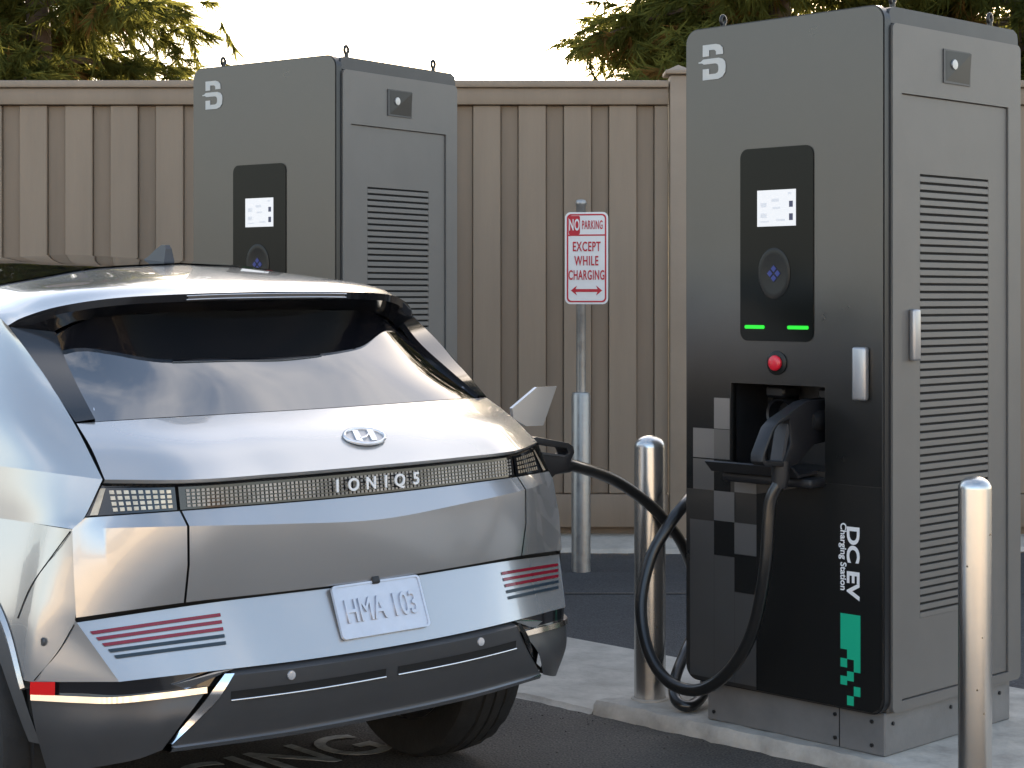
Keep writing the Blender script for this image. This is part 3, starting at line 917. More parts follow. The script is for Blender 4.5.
# tailgate
hatch = panel('tailgate', [rA, rAB, rB], [(-.683, .683), (-.697, .697), (-.711, .711)], 'paint', n=56, sub=8)
panel('tailgate_lip', [rB, rB.off(.008, -.010), rB.off(.03, -.014)], [(-.711, .711), (-.711, .711), (-.711, .711)], 'paint', hatch, n=56)
SG = .5525
GAP = .0028
panel('tailgate_ledge', [rC, rD], [(-SG + GAP, SG - GAP)] * 2, 'paint', hatch, n=48)
panel('tailgate_lower_panel', [rD, rDE, rE, rE.off(.03, -.004)], [(-SG + GAP, SG - GAP)] * 4, 'paint', hatch, n=48)
bm = bmesh.new()
for u0 in (-.04, ):
    pass
# lamps
bar = panel('light_bar', [rB.off(.022, -.016), rC.off(.010, .002)], [(-SG + .004, SG - .004)] * 2, 'gloss_black', hatch, n=56)
panel('lamp_frame', [rB.off(.006, -.012), rB.off(.012, -.018)], [(-.708, .708)] * 2, 'gloss_black', hatch, n=56)
def lamp_pixels(u0, u1, nu, rows, t0, t1, fill, m, parent, name):
    b = bmesh.new()
    ra, rb = rB.off(.0185, -.016), rC.off(.0065, .002)
    for i in range(nu):
        ua = u0 + (u1 - u0) * (i + .5 - fill / 2) / nu
        ub = u0 + (u1 - u0) * (i + .5 + fill / 2) / nu
        for j in range(rows):
            ta = t0 + (t1 - t0) * (j + .5 - fill / 2) / rows
            tb = t0 + (t1 - t0) * (j + .5 + fill / 2) / rows
            q = [ra(ua).lerp(rb(ua), ta), ra(ub).lerp(rb(ub), ta), ra(ub).lerp(rb(ub), tb), ra(ua).lerp(rb(ua), tb)]
            b.faces.new([b.verts.new(p) for p in q])
    return from_bm(name, b, m, parent, recalc=False)
lamp_pixels(-.535, .535, 84, 5, .14, .93, .64, 'pixel', bar, 'lamp_grid')
for sgn in (-1, 1):
    ua, ub = sorted((sgn * (SG + .004), sgn * .712)); uc, ud = sorted((sgn * (SG + .004), sgn * .757))
    lp = panel('tail_lamp', [rB.off(.022, -.016), rC.off(.010, .002)], [(ua, ub), (uc, ud)], 'gloss_black', car, n=20)
    lamp_pixels(sgn * .565, sgn * .70, 9, 4, .14, .93, .66, 'pixel_amber', lp, 'lamp_grid')
    b = bmesh.new()
    ra, rb = rB.off(.017, -.016), rC.off(.005, .002)
    for x0, x1 in ((.704, .715),):
        q = [ra(sgn * x0).lerp(rb(sgn * x0), .1), ra(sgn * x1).lerp(rb(sgn * x1), .1), ra(sgn * (x1 + .034)).lerp(rb(sgn * (x1 + .034)), .97), ra(sgn * (x0 + .028)).lerp(rb(sgn * (x0 + .028)), .97)]
        b.faces.new([b.verts.new(p) for p in q])
    from_bm('amber_edge', b, 'pixel_amber', lp, recalc=False)
    # quarter corner below the lamp
    cu, cu2 = sorted((sgn * (SG + GAP), sgn * .79)); a2 = sorted((sgn * (SG + GAP), sgn * .762)); a3 = sorted((sgn * (SG + GAP), sgn * .797))
    cp = panel('bumper_corner', [rC, rD, rDE, rE, rE.off(.02, -.004)], [tuple(a2), (cu, cu2), tuple(a3), tuple(a3), tuple(a3)], 'paint', car, n=24, smooth=14)
# lower bumper skin
bmp = panel('rear_bumper', [rF.off(0, -.002), rG], [(-.797, .797), (-.73, .73)], 'paint', car, n=64)
panel('bumper_shadow_gap', [rE.off(.018, -.003), rF.off(.008, -.001)], [(-.79, .79)] * 2, 'seam', bmp, n=40)
for sgn in (-1, 1):
    b = bmesh.new(); b2 = bmesh.new()
    fF, fG = rF.off(0, -.002), rG
    for j in range(5):
        ta = .17 + .105 * j; tb = ta + .052
        tgt = b if j < 3 else b2
        rows = []
        for t in (ta, tb):
            uo = .785 - .095 * t; ui = .461 + .004 * t
            row = []
            for k in range(13):
                u = sgn * (ui + (uo - ui) * k / 12)
                row.append(fF(u).lerp(fG(u), t) + Vector((0, -.0022, .0010)))
            rows.append(row)
        va = [[tgt.verts.new(p) for p in r] for r in rows]
        for k in range(12): tgt.faces.new([va[0][k], va[0][k + 1], va[1][k + 1], va[1][k]])
    from_bm('red_stripe', b, 'red_stripe', bmp, recalc=False)
    from_bm('dark_stripe', b2, 'dark_stripe', bmp, recalc=False)

# licence plate
pt, pb = rF(0).lerp(rG(0), .10), rF(0).lerp(rG(0), .90)
pl_c = rF(0).lerp(rG(0), .40) + Vector((0, -.007, 0.003))
tilt = math.atan2(rF(0).y - rG(0).y, rF(0).z - rG(0).z)
plate = empty('licence_plate', parent=car, loc=(0, 0, 0))
bpy.data.objects.remove(plate)
bm = bmesh.new()
prism(bm, rrect(-.1525, .1525, -.076, .076, .012, 5), [], lambda x, y, d: (x, d, y), -.003, .003)
pl_c.x = 0.0
Tp = Matrix.Translation(pl_c) @ Matrix.Rotation(-tilt * .9, 4, 'X') @ Matrix.Diagonal((.94, 1, .94, 1))
bm.transform(Tp)
plate = from_bm('licence_plate', bm, 'plate', car)
bm = bmesh.new()
prism(bm, rrect(-.1525, .1525, -.076, .076, .012, 5), [rrect(-.1465, .1465, -.070, .070, .009, 5)], lambda x, y, d: (x, d, y), -.006, -.0031)
bm.transform(Tp)
from_bm('plate_rim', bm, 'plate', plate)
text_mesh('plate_lettering', 'HMA 103', 0.093, 'plate', plate, (0, 0, 0), Tp @ Matrix.Translation((0, -.0045, -.004)) @ RX90, 0.003, 'CENTER', 0.0, .68, 1.02, 'CENTER', 0.0012)
bm = bmesh.new()
add_box(bm, -.013, .013, -.012, .004, .066, .088, .005, 2)
bm.transform(Tp)
from_bm('plate_latch', bm, 'plastic_black', plate)

# emblem: ring and slanted bars
em_t = rAB(0).lerp(rA(0), -.13) + Vector((.042, -.006, 0))
nrm_em = (rA(0) - rB(0)).normalized()
ang_em = math.atan2(rA(0).y - rB(0).y, rA(0).z - rB(0).z)
Te = Matrix.Translation(em_t) @ Matrix.Rotation(-ang_em, 4, 'X')
bm = bmesh.new()
ring = [(0.064 * math.cos(a), 0, 0.036 * math.sin(a)) for a in [2 * math.pi * k / 40 for k in range(41)]]
add_tube(bm, ring, 0.0052, 8, cap=False)
for poly in ([(-.040, -.020), (-.022, -.028), (-.008, .026), (-.026, .026)], [(.022, .028), (.040, .020), (.026, -.026), (.008, -.026)],
             [(-.022, -.008), (.0, -.004), (.022, .012), (.02, .006), (.0, -.010), (-.024, -.014)]):
    prism(bm, poly, [], lambda x, y, d: (x, d, y), -.004, .003)
bm.transform(Te)
from_bm('emblem', bm, 'badge', hatch, smooth=50)
bm = bmesh.new()
prism(bm, [(0.062 * math.cos(2 * math.pi * k / 40), 0.034 * math.sin(2 * math.pi * k / 40)) for k in range(40)], [], lambda x, y, d: (x, d, y), .001, .003)
bm.transform(Te)
from_bm('emblem_field', bm, 'lever', hatch)
# lettering on the light bar
for k, chv in enumerate('IONIQ5'):
    u = -.118 + (.0, .052, .109, .158, .205, .262)[k] + .012
    base = rB.off(.012, -.016)(u).lerp(rC.off(0, .002)(u), .52)
    text_mesh('bar_lettering', chv, 0.046, 'print_white', bar, (0, 0, 0), Matrix.Translation(base + Vector((0, -.004, 0))) @ RX90, 0.002, 'CENTER', 0.0010, .98, 1.0, 'CENTER')

# dark lower valance
V0 = Row([(0, -.030, .564), (.3, -.018, .566), (.461, .004, .568), (.62, .05, .566)])
V1 = Row([(0, -.060, .552), (.3, -.048, .554), (.463, -.022, .556), (.62, .03, .552)])
V2 = Row([(0, -.050, .480), (.3, -.040, .481), (.51, -.005, .483), (.62, .03, .483)])
V3 = Row([(0, -.012, .388), (.3, -.002, .389), (.612, .043, .392)])
V4 = Row([(0, -.018, .384), (.3, -.008, .385), (.612, .038, .388)])
V5 = Row([(0, -.010, .372), (.3, .000, .373), (.612, .045, .378)])
V6 = Row([(0, .42, .35), (.3, .42, .35), (.60, .34, .36)])
val = panel('rear_valance', [V0, V1, V2, V3], [(-.461, .461), (-.465, .465), (-.515, .515), (-.605, .605)], 'plastic_dark', car, n=48, smooth=25)
panel('valance_trim', [V3, V4, V5], [(-.605, .605)] * 3, 'chrome', val, n=48)
panel('undertray', [V5, V6], [(-.605, .605), (-.6, .6)], 'plastic_black', val, n=16)
for x0, x1 in ((-.47, -.02), (.02, .46)):
    def sl(u, t): return V1(u).lerp(V2(u), t) + Vector((0, -.002, 0))
    b = bmesh.new(); b2 = bmesh.new()
    nn = 16
    A = [b.verts.new(sl(x0 + (x1 - x0) * k / nn, .53)) for k in range(nn + 1)]
    xi0, xi1 = (x0 + .05, x1) if x0 < 0 else (x0, x1 - .03)
    Bv = [b.verts.new(sl(xi0 + (xi1 - xi0) * k / nn, .80)) for k in range(nn + 1)]
    Bv2 = [b.verts.new(sl(x0 + (x1 - x0) * k / nn, .82)) for k in range(nn + 1)]
    for k in range(nn): b.faces.new([A[k], A[k + 1], Bv2[k + 1], Bv2[k]])
    from_bm('vent_slot', b, 'seam', val, recalc=False)
    pts = [sl(x0 + (x1 - x0) * k / nn, .84) + Vector((0, -.001, 0)) for k in range(nn + 1)]
    add_tube(b2, pts, 0.0032, 8)
    from_bm('slot_trim', b2, 'chrome', val, smooth=60)
for u in (-.31, .31):
    b = bmesh.new()
    p = V1(u).lerp(V2(u), .22) + Vector((0, -.001, 0))
    add_lathe(b, [(0.012, 0), (0.011, 0.004), (0, 0.005)], 20, Matrix.Translation(p) @ RX90)
    from_bm('parking_sensor', b, 'badge', val, smooth=40)

def W_half(v):
    return hermite([.158, .187, .40, .65, 1.0, 1.8, 2.7, 3.5, 4.0, 4.35], [.782, .79, .810, .845, .885, .90, .90, .885, .835, .74], v)
def p_off(z):
    return hermite([.28, .40, .55, .66, .80, .93], [-.02, .035, .066, .060, .032, 0.0], z)
def side_u(v, z):
    t = max(0.0, min(1.0, (v - .158) / .12))
    return W_half(v) + p_off(z) * (t * t * (3 - 2 * t)) + .014 * (1 - t) * max(0.0, min(1.0, (.93 - z) / .2))
def v_start(z):
    if z > .72: return hermite([.72, .82, .93], [.158, .168, .187], z)
    if z > .55: return .158 + (.25 - .158) * (.72 - z) / .17
    return .25 + (.55 - z) * .2
def strip(name, A, B, m, parent, smooth=40, n=10, cat=True):
    b = bmesh.new()
    pa = catmull(A, n) if cat else [Vector(p) for p in A]
    pb = catmull(B, n) if cat else [Vector(p) for p in B]
    va = [b.verts.new(p) for p in pa]; vb = [b.verts.new(p) for p in pb]
    for k in range(len(va) - 1): b.faces.new([va[k], va[k + 1], vb[k + 1], vb[k]])
    return from_bm(name, b, m, parent, smooth=smooth)
def net(name, N, m, parent, nu=8, nv=8, smooth=40, mirror=False, t0=0.0, t1=1.0, s0=0.0, s1=1.0, off=0.0):
    rows = [catmull(r, nv) for r in N]
    cols = [catmull([rows[i][k] for i in range(len(rows))], nu) for k in range(len(rows[0]))]
    G = [[cols[k][i] for k in range(len(cols))] for i in range(len(cols[0]))]
    a, c = int(round(s0 * (len(G) - 1))), int(round(s1 * (len(G) - 1)))
    d, e = int(round(t0 * (len(G[0]) - 1))), int(round(t1 * (len(G[0]) - 1)))
    G = [r[d:e + 1] for r in G[a:c + 1]]
    b = bmesh.new()
    sgns = (1, -1) if mirror else (1,)
    for sg in sgns:
        vs = [[b.verts.new((p.x * sg, p.y, p.z)) for p in r] for r in G]
        for r0, r1 in zip(vs, vs[1:]):
            for k in range(len(r0) - 1):
                f = [r0[k], r0[k + 1], r1[k + 1], r1[k]]
                b.faces.new(f if sg > 0 else f[::-1])
    if mirror: bmesh.ops.remove_doubles(b, verts=b.verts, dist=1e-5)
    bmesh.ops.recalc_face_normals(b, faces=b.faces)
    if off:
        b.normal_update()
        c0 = Vector((0, 2.0, 0.9))
        sgn = 1 if sum((f.normal.dot(f.calc_center_median() - c0)) for f in b.faces) > 0 else -1
        for v in b.verts: v.co += v.normal * off * sgn
    return from_bm(name, b, m, parent, smooth=smooth, recalc=True)

AV, AZ, AR = .695, .365, .435
FV = 3.72
for sg in (-1, 1):
    S = lambda p: (p[0] * sg, p[1], p[2])
    # facet between bumper skin and side
    fa, fb, fc = Vector(S((.797, .168, .704))), Vector(S((.73, .069, .566))), Vector(S((side_u(.25, .556), .25, .556)))
    b = bmesh.new()
    edge = [S((side_u(v_start(z) + .002, z), v_start(z) + .002, z)) for z in (.712, .69, .665, .64, .615, .59, .556)]
    fbv = b.verts.new(fb); ev = [b.verts.new(p) for p in edge]
    for q in range(len(ev) - 1): b.faces.new([fbv, ev[q], ev[q + 1]])
    from_bm('bumper_facet', b, 'paint', car, smooth=70)
    # side body with wheel openings
    b = bmesh.new()
    zs = [.28 + (.93 - .28) * k / 26 for k in range(27)]
    NV = 150
    grid = []
    for z in zs:
        a = v_start(z)
        row = []
        for k in range(NV + 1):
            v = a + (4.25 - a) * k / NV
            row.append((v, z))
        grid.append(row)
    def inside(v, z): return any((v - c) ** 2 + (z - AZ) ** 2 < AR ** 2 for c in (AV, FV))
    dead = set()
    for i in range(26):
        for k in range(NV):
            cv = sum(grid[a][c][0] for a, c in ((i, k), (i, k + 1), (i + 1, k + 1), (i + 1, k))) / 4
            cz = (zs[i] + zs[i + 1]) / 2
            if inside(cv, cz): dead |= {(i, k), (i, k + 1), (i + 1, k + 1), (i + 1, k)}
    vmap = {}
    def gv(i, k):
        if (i, k) not in vmap:
            v, z = grid[i][k]
            for c in (AV, FV):
                d = math.hypot(v - c, z - AZ)
                if d > 1e-6 and (d < AR or (i, k) in dead) and d < AR + .06:
                    v, z = c + (v - c) * AR / d, AZ + (z - AZ) * AR / d
            vmap[(i, k)] = b.verts.new((side_u(v, z) * sg, v, z))
        return vmap[(i, k)]
    for i in range(26):
        for k in range(NV):
            cv = sum(grid[a][c][0] for a, c in ((i, k), (i, k + 1), (i + 1, k + 1), (i + 1, k))) / 4
            cz = (zs[i] + zs[i + 1]) / 2
            if not inside(cv, cz) and not (cz < .555 and cv < .6):
                try: b.faces.new([gv(i, k), gv(i, k + 1), gv(i + 1, k + 1), gv(i + 1, k)])
                except ValueError: pass
    from_bm('side_body', b, 'paint', car, smooth=35)
    # upper side: quarter, doors, pillar
    N = [[(.692, .746, 1.421), (.676, .92, 1.465), (.640, 1.30, 1.497), (.625, 1.9, 1.515), (.635, 2.5, 1.485), (.72, 3.05, 1.28), (.80, 3.42, 1.06)],
         [(.688, .55, 1.30), (.735, .80, 1.33), (.735, 1.30, 1.36), (.735, 1.9, 1.36), (.74, 2.5, 1.34), (.77, 3.0, 1.21), (.82, 3.42, 1.05)],
         [(.688, .373, 1.174), (.785, .62, 1.19), (.825, 1.20, 1.20), (.835, 1.9, 1.20), (.835, 2.5, 1.19), (.83, 3.0, 1.13), (.84, 3.42, 1.035)],
         [(.7155, .171, 1.048), (.798, .46, 1.06), (.862, 1.05, 1.065), (.89, 1.9, 1.065), (.89, 2.5, 1.06), (.88, 3.0, 1.04), (.86, 3.42, .99)],
         [(.7645, .176, .956), (.809, .46, .995), (.875, 1.05, .995), (.898, 1.9, .995), (.898, 2.5, .995), (.89, 3.0, .98), (.875, 3.42, .96)],
         [(.79, .187, .931), (side_u(.46, .93), .46, .93), (side_u(1.05, .93), 1.05, .93), (side_u(1.9, .93), 1.9, .93), (side_u(2.5, .93), 2.5, .93), (side_u(3.0, .93), 3.0, .93), (side_u(3.42, .93), 3.42, .93)]]
    Ns = [[S(p) for p in r] for r in N]
    net('quarter_panel', Ns[:4], 'paint', car, 8, 8, smooth=40)
    net('shoulder_panel', Ns[3:], 'paint', car, 6, 8, smooth=40)
    # side windows
    wd = net('side_window', Ns[:3], 'glass', car, 8, 10, s0=.16, s1=.93, t0=.36, t1=.86, off=.004)
    # seams: tailgate gap is open; bumper to quarter joint
    js = [S((side_u(v, z) + .0015, v, z)) for v, z in ((.192, .925), (.245, .86), (.31, .78), (.345, .70))]
    b = bmesh.new()
    add_tube(b, catmull(js, 8), 0.0015, 6)
    from_bm('panel_joint', b, 'seam', car, smooth=60)
    b = bmesh.new()
    add_tube(b, catmull([S((side_u(v, z) + .001, v, z)) for v, z in ((.166, .70), (.204, .63), (.252, .56))], 6), 0.0014, 6)
    from_bm('panel_joint', b, 'seam', car, smooth=60)
    add_h = bmesh.new()
    add_lathe(add_h, [(0.011, 0), (0.009, 0.003), (0, 0.003)], 16, Matrix.Translation(S((side_u(.235, .655) + .0005, .235, .655))) @ Matrix.Rotation(R(90 * sg), 4, 'Y'))
    from_bm('parking_sensor', add_h, 'plastic_dark', car, smooth=50)
    for vv in (1.42, 2.42, 3.30):
        b = bmesh.new()
        zz_ = [(.93 - (.93 - .36) * k / 10) for k in range(11)]
        add_tube(b, [S((side_u(vv, z) + .001, vv, z)) for z in zz_], 0.0025, 6)
        from_bm('door_seam', b, 'seam', car)
    for vv in (1.62, 2.62):
        bb = bmesh.new()
        add_box(bb, *sorted((sg * .895, sg * .912)), vv, vv + .22, .945, .972, .006, 2)
        from_bm('door_handle', bb, 'paint', car, smooth=40)
    # wheel arch cladding: pale lip and dark inner band
    for cv in (AV, FV):
        for r0, r1, mm, du in ((AR + .006, AR - .016, 'paint', .010), (AR - .016, AR - .075, 'cladding', .004)):
            b = bmesh.new()
            lo = []
            for k in range(41):
                a0_, a1_ = ((2, 157) if mm == 'paint' else (0, 176)) if cv == AV else (4, 178)
                a = R(a0_ + (a1_ - a0_) * k / 40)
                row = []
                for r, d in ((r0, du * .3), ((r0 + r1) / 2, du), (r1, du * .7), (r1 - .004, -.03)):
                    v, z = cv + r * math.cos(a), AZ + r * math.sin(a)
                    zc = max(z, .28)
                    row.append(b.verts.new(S((side_u(min(max(v, .20), 4.2), zc) + d, v, z))))
                lo.append(row)
            for A, B in zip(lo, lo[1:]):
                for q in range(3): b.faces.new([A[q], A[q + 1], B[q + 1], B[q]])
            from_bm('arch_trim', b, mm, car, smooth=40)
        b = bmesh.new()
        lo = []
        for k in range(31):
            a = R(0 + 176 * k / 30)
            v, z = cv + (AR - .02) * math.cos(a), AZ + (AR - .02) * math.sin(a)
            lo.append([b.verts.new(S((W_half(min(max(v, .16), 4.2)) - .005, v, z))), b.verts.new(S((.45, v, z)))])
        for A, B in zip(lo, lo[1:]): b.faces.new([A[0], A[1], B[1], B[0]])
        from_bm('wheel_well', b, 'plastic_black', car, smooth=60)
    # lower corner of the bumper
    top = [S((.52, .014, .522)), S((.62, .040, .520)), S((.735, .080, .519)), S((.80, .163, .517)), S((side_u(.26, .53) + .002, .27, .515))]
    bot = [S((.625, .052, .385)), S((.68, .075, .368)), S((.745, .13, .352)), S((.79, .205, .335)), S((.815, .29, .325))]
    mid = [tuple((Vector(a) * .55 + Vector(b) * .45) + Vector((sg * .01, -.012, 0))) for a, b in zip(top, bot)]
    cn = net('lower_corner', [top, mid, bot], 'plastic_dark', car, 6, 8, smooth=30)
    strip('corner_trim', [tuple(Vector(p) + Vector((sg * .002, -.006, .010))) for p in top], [tuple(Vector(p) + Vector((sg * .003, -.008, -.005))) for p in top], 'chrome', cn)
    strip('corner_trim', [tuple(Vector(p) + Vector((sg * .002, -.006, .010))) for p in top], [tuple(Vector(p) + Vector((-sg * .004, .010, .0105))) for p in top], 'chrome', cn)
    # black strip with red reflector above it
    s_top = [S((.462, .012, .570)), S((.62, .045, .568)), S((.73, .078, .565)), S((.79, .165, .561)), S((side_u(.26, .555) - .004, .262, .557))]
    s_bot = [S((.50, .014, .530)), S((.62, .044, .530)), S((.73, .080, .529)), S((.79, .166, .527)), S((side_u(.26, .53) - .002, .265, .525))]
    strip('black_strip', s_top, s_bot, 'gloss_black', cn)
    e0, e1 = Vector(s_top[3]).lerp(Vector(s_top[4]), .45), Vector(s_top[4])
    f0, f1 = Vector(s_bot[3]).lerp(Vector(s_bot[4]), .45), Vector(s_bot[4])
    o_ = Vector((sg * .010, -.006, 0))
    strip('reflector', [e0 + o_, e0.lerp(e1, .5) + o_ * 1.1, e1 + o_], [f0 + o_, f0.lerp(f1, .5) + o_ * 1.1, f1 + o_], 'reflector', cn)
    b = bmesh.new()
    bk = [S(p) for p in ((.43, .04, .565), (.60, .085, .555), (.74, .13, .545), (.80, .235, .53), (.79, .27, .36), (.73, .17, .365), (.62, .095, .392), (.55, .07, .395))]
    b.faces.new([b.verts.new(p) for p in bk])
    from_bm('corner_backing', b, 'seam', cn)
    # silver wedge and diagonal trim at the end of the valance
    w = [S((.459, -.014, .5705)), S((.505, .000, .5675)), S((.605, .030, .546)), S((.57, .025, .531))]
    b = bmesh.new(); b.faces.new([b.verts.new(p) for p in w])
    w2 = [tuple(Vector(p) + Vector((0, .03, 0))) for p in w]
    vv2 = [b.verts.new(p) for p in w2]; b.verts.ensure_lookup_table()
    for k in range(4): b.faces.new([b.verts[k], b.verts[(k + 1) % 4], vv2[(k + 1) % 4], vv2[k]])
    from_bm('silver_wedge', b, 'chrome', cn)
    ins = [V1(.463 * sg), V1(.463 * sg).lerp(V2(.514 * sg), .5) + Vector((0, -.004, 0)), V2(.514 * sg), V3(.603 * sg)]
    strip('valance_edge', [tuple(p + Vector((0, -.003, .006))) for p in ins], [tuple(p + Vector((sg * q, .010, .006))) for p, q in zip(ins, (.020, .026, .026, .006))], 'chrome', val)
    # door mirror
    b = bmesh.new()
    add_box(b, *sorted((sg * .90, sg * 1.06)), 3.02, 3.14, 1.06, 1.20, .03, 3)
    mr_ = from_bm('door_mirror', b, 'paint', car, smooth=50)

# right quarter carries the open charge flap
bm = bmesh.new()
fl = [(car_w(.853, .45, 1.105)), ]
flap_pts = [(.86, .455, 1.128), (.965, .455, 1.190), (1.050, .455, 1.190), (.990, .455, 1.066), (.918, .455, 1.068), (.865, .455, 1.095)]
va = [bm.verts.new(p) for p in flap_pts]; vb = [bm.verts.new((p[0], p[1] + .014, p[2])) for p in flap_pts]
bm.faces.new(va); bm.faces.new(vb[::-1])
for k in range(6): bm.faces.new([va[k], va[(k + 1) % 6], vb[(k + 1) % 6], vb[k]])
from_bm('charge_flap', bm, 'paint', car)
box('charge_port', .842, .872, .40, .60, .90, 1.055, 'plastic_black', car, .015)

# roof
S_row = [(0, .510, 1.506), (.27, .520, 1.502), (.46, .575, 1.493), (.585, .655, 1.472), (.66, .715, 1.444), (.692, .748, 1.421)]
RN = [S_row,
      [(0, .62, 1.540), (.27, .63, 1.537), (.46, .69, 1.525), (.575, .77, 1.505), (.64, .84, 1.476), (.682, .86, 1.455)],
      [(0, .85, 1.574), (.27, .86, 1.563), (.45, .92, 1.538), (.555, 1.0, 1.520), (.61, 1.06, 1.500), (.661, 1.05, 1.482)],
      [(0, 1.25, 1.606), (.27, 1.26, 1.592), (.44, 1.30, 1.560), (.54, 1.34, 1.536), (.60, 1.36, 1.516), (.640, 1.30, 1.497)],
      [(0, 1.9, 1.630), (.27, 1.9, 1.614), (.44, 1.92, 1.582), (.53, 1.93, 1.556), (.59, 1.93, 1.536), (.625, 1.9, 1.515)],
      [(0, 2.6, 1.590), (.27, 2.58, 1.58), (.44, 2.56, 1.555), (.53, 2.54, 1.532), (.59, 2.52, 1.510), (.635, 2.5, 1.485)]]
roof = net('roof', RN, 'paint', car, 8, 8, mirror=True, smooth=50)
rg = net('roof_glass', RN, 'glass', roof, 8, 8, mirror=True, s0=.50, s1=.99, t0=0, t1=.58, off=.005)
WS = [RN[-1], [(0, 3.05, 1.36), (.3, 3.03, 1.355), (.48, 3.0, 1.345), (.58, 2.97, 1.33), (.65, 2.95, 1.315), (.69, 2.93, 1.30)], [(0, 3.55, 1.075), (.3, 3.53, 1.07), (.52, 3.48, 1.065), (.66, 3.45, 1.06), (.74, 3.43, 1.058), (.79, 3.42, 1.057)]]
net('windscreen', WS, 'glass', car, 8, 6, mirror=True)
HN = [[(0, 3.50, 1.075), (.3, 3.48, 1.07), (.55, 3.44, 1.062), (.80, 3.42, 1.05), (.875, 3.42, .96), (side_u(3.42, .93), 3.42, .93)],
      [(0, 3.95, 1.02), (.3, 3.94, 1.02), (.55, 3.91, 1.01), (.76, 3.88, .985), (.84, 3.88, .945), (side_u(3.88, .93), 3.88, .92)],
      [(0, 4.40, .90), (.3, 4.37, .90), (.52, 4.32, .89), (.66, 4.28, .875), (.74, 4.25, .86), (side_u(4.25, .85), 4.25, .84)]]
net('bonnet', HN, 'paint', car, 8, 6, mirror=True)
FN = [[p for p in HN[-1]], [(0, 4.50, .78), (.3, 4.48, .78), (.52, 4.42, .77), (.68, 4.34, .76), (.745, 4.27, .75), (side_u(4.25, .75), 4.25, .74)],
      [(0, 4.53, .55), (.3, 4.51, .55), (.52, 4.45, .55), (.68, 4.36, .54), (.745, 4.28, .53), (side_u(4.25, .5), 4.25, .5)],
      [(0, 4.45, .24), (.3, 4.44, .24), (.52, 4.38, .24), (.68, 4.32, .24), (.72, 4.27, .25), (.72, 4.25, .28)]]
net('front_bumper', FN, 'paint', car, 6, 6, mirror=True)
for sg in (-1, 1):
    b = bmesh.new()
    add_box(b, *sorted((sg * .40, sg * .64)), 4.36, 4.455, .72, .78, .012, 2)
    from_bm('headlight', b, 'pixel', car, smooth=40)
# spoiler edge, underside, brake light
SR = Row([(p[0], p[1], p[2]) for p in S_row])
ns = [(0, .515, 1.484), (.27, .525, 1.481), (.46, .58, 1.472), (.585, .662, 1.450), (.655, .722, 1.424), (.688, .752, 1.404)]
nt = [(0, .66, 1.452), (.27, .665, 1.449), (.44, .675, 1.440), (.53, .69, 1.425), (.575, .70, 1.405), (.60, .71, 1.385)]
b = bmesh.new()
for sg in (1, -1):
    A = catmull([(p[0] * sg, p[1], p[2]) for p in S_row], 8); Bq = catmull([(p[0] * sg, p[1], p[2]) for p in ns], 8); Cq = catmull([(p[0] * sg, p[1], p[2]) for p in nt], 8)
    va, vb, vc = [[b.verts.new(p) for p in L] for L in (A, Bq, Cq)]
    for k in range(len(va) - 1):
        b.faces.new([va[k], va[k + 1], vb[k + 1], vb[k]]); b.faces.new([vb[k], vb[k + 1], vc[k + 1], vc[k]])
bmesh.ops.remove_doubles(b, verts=b.verts, dist=1e-5)
sp = from_bm('spoiler', b, 'gloss_black', car, smooth=40)
NSR = Row(ns)
b = bmesh.new()
for k in range(24):
    q = []
    for u in (-.265 + .53 * k / 24, -.265 + .53 * (k + 1) / 24):
        q.append((SR(u).lerp(NSR(u), .30) + Vector((0, -.003, 0)), SR(u).lerp(NSR(u), .72) + Vector((0, -.003, 0))))
    b.faces.new([b.verts.new(p) for p in (q[0][0], q[1][0], q[1][1], q[0][1])])
bmesh.ops.remove_doubles(b, verts=b.verts, dist=1e-5)
from_bm('brake_light', b, mat('brake lens', (0.10, 0.09, 0.085), 0.15, coat=0.5), sp, recalc=False)
b = bmesh.new()
for z_ in (.26, .76):
    add_tube(b, [SR(-.27 + .54 * k / 24).lerp(NSR(-.27 + .54 * k / 24), z_) + Vector((0, -.004, 0)) for k in range(25)], .0016, 6)
from_bm('brake_light_rim', b, 'badge', sp)
# roof extension to the tailgate seam on each side is part of the roof net
# rear glass
gb = Row([(0, .272, 1.1815), (.3, .287, 1.1815), (.55, .328, 1.1795), (.648, .357, 1.1765)])
gm = Row([(0, .44, 1.305), (.3, .452, 1.303), (.52, .49, 1.285), (.622, .525, 1.272)])
gt = Row([(0, .662, 1.452), (.3, .668, 1.448), (.50, .684, 1.430), (.602, .71, 1.385)])
rgl = panel('rear_window', [gb, gm, gt], [(-.648, .648), (-.622, .622), (-.602, .602)], 'glass', car, n=48, sub=6, smooth=60)
for sg in (-1, 1):
    S = lambda p: (p[0] * sg, p[1], p[2])
    inn = [S((.640, .352, 1.184)), S((.622, .48, 1.262)), S((.604, .59, 1.335)), S((.592, .665, 1.402))]
    low = [S((.632, .365, 1.172)), S((.612, .50, 1.255)), S((.596, .61, 1.328)), S((.586, .68, 1.392))]
    outr = [S((.685, .372, 1.178)), S((.688, .505, 1.268)), S((.690, .62, 1.345)), S((.690, .740, 1.417))]
    bl = strip('pillar_blade', outr, inn, 'blade', car)
    strip('blade_return', inn, low, 'gloss_black', bl)
    b = bmesh.new()
    add_tube(b, [S((.628, .372, 1.182)), S((.616, .405, 1.208))], [.004, .002], 6)
    from_bm('blade_clip', b, 'chrome', bl)
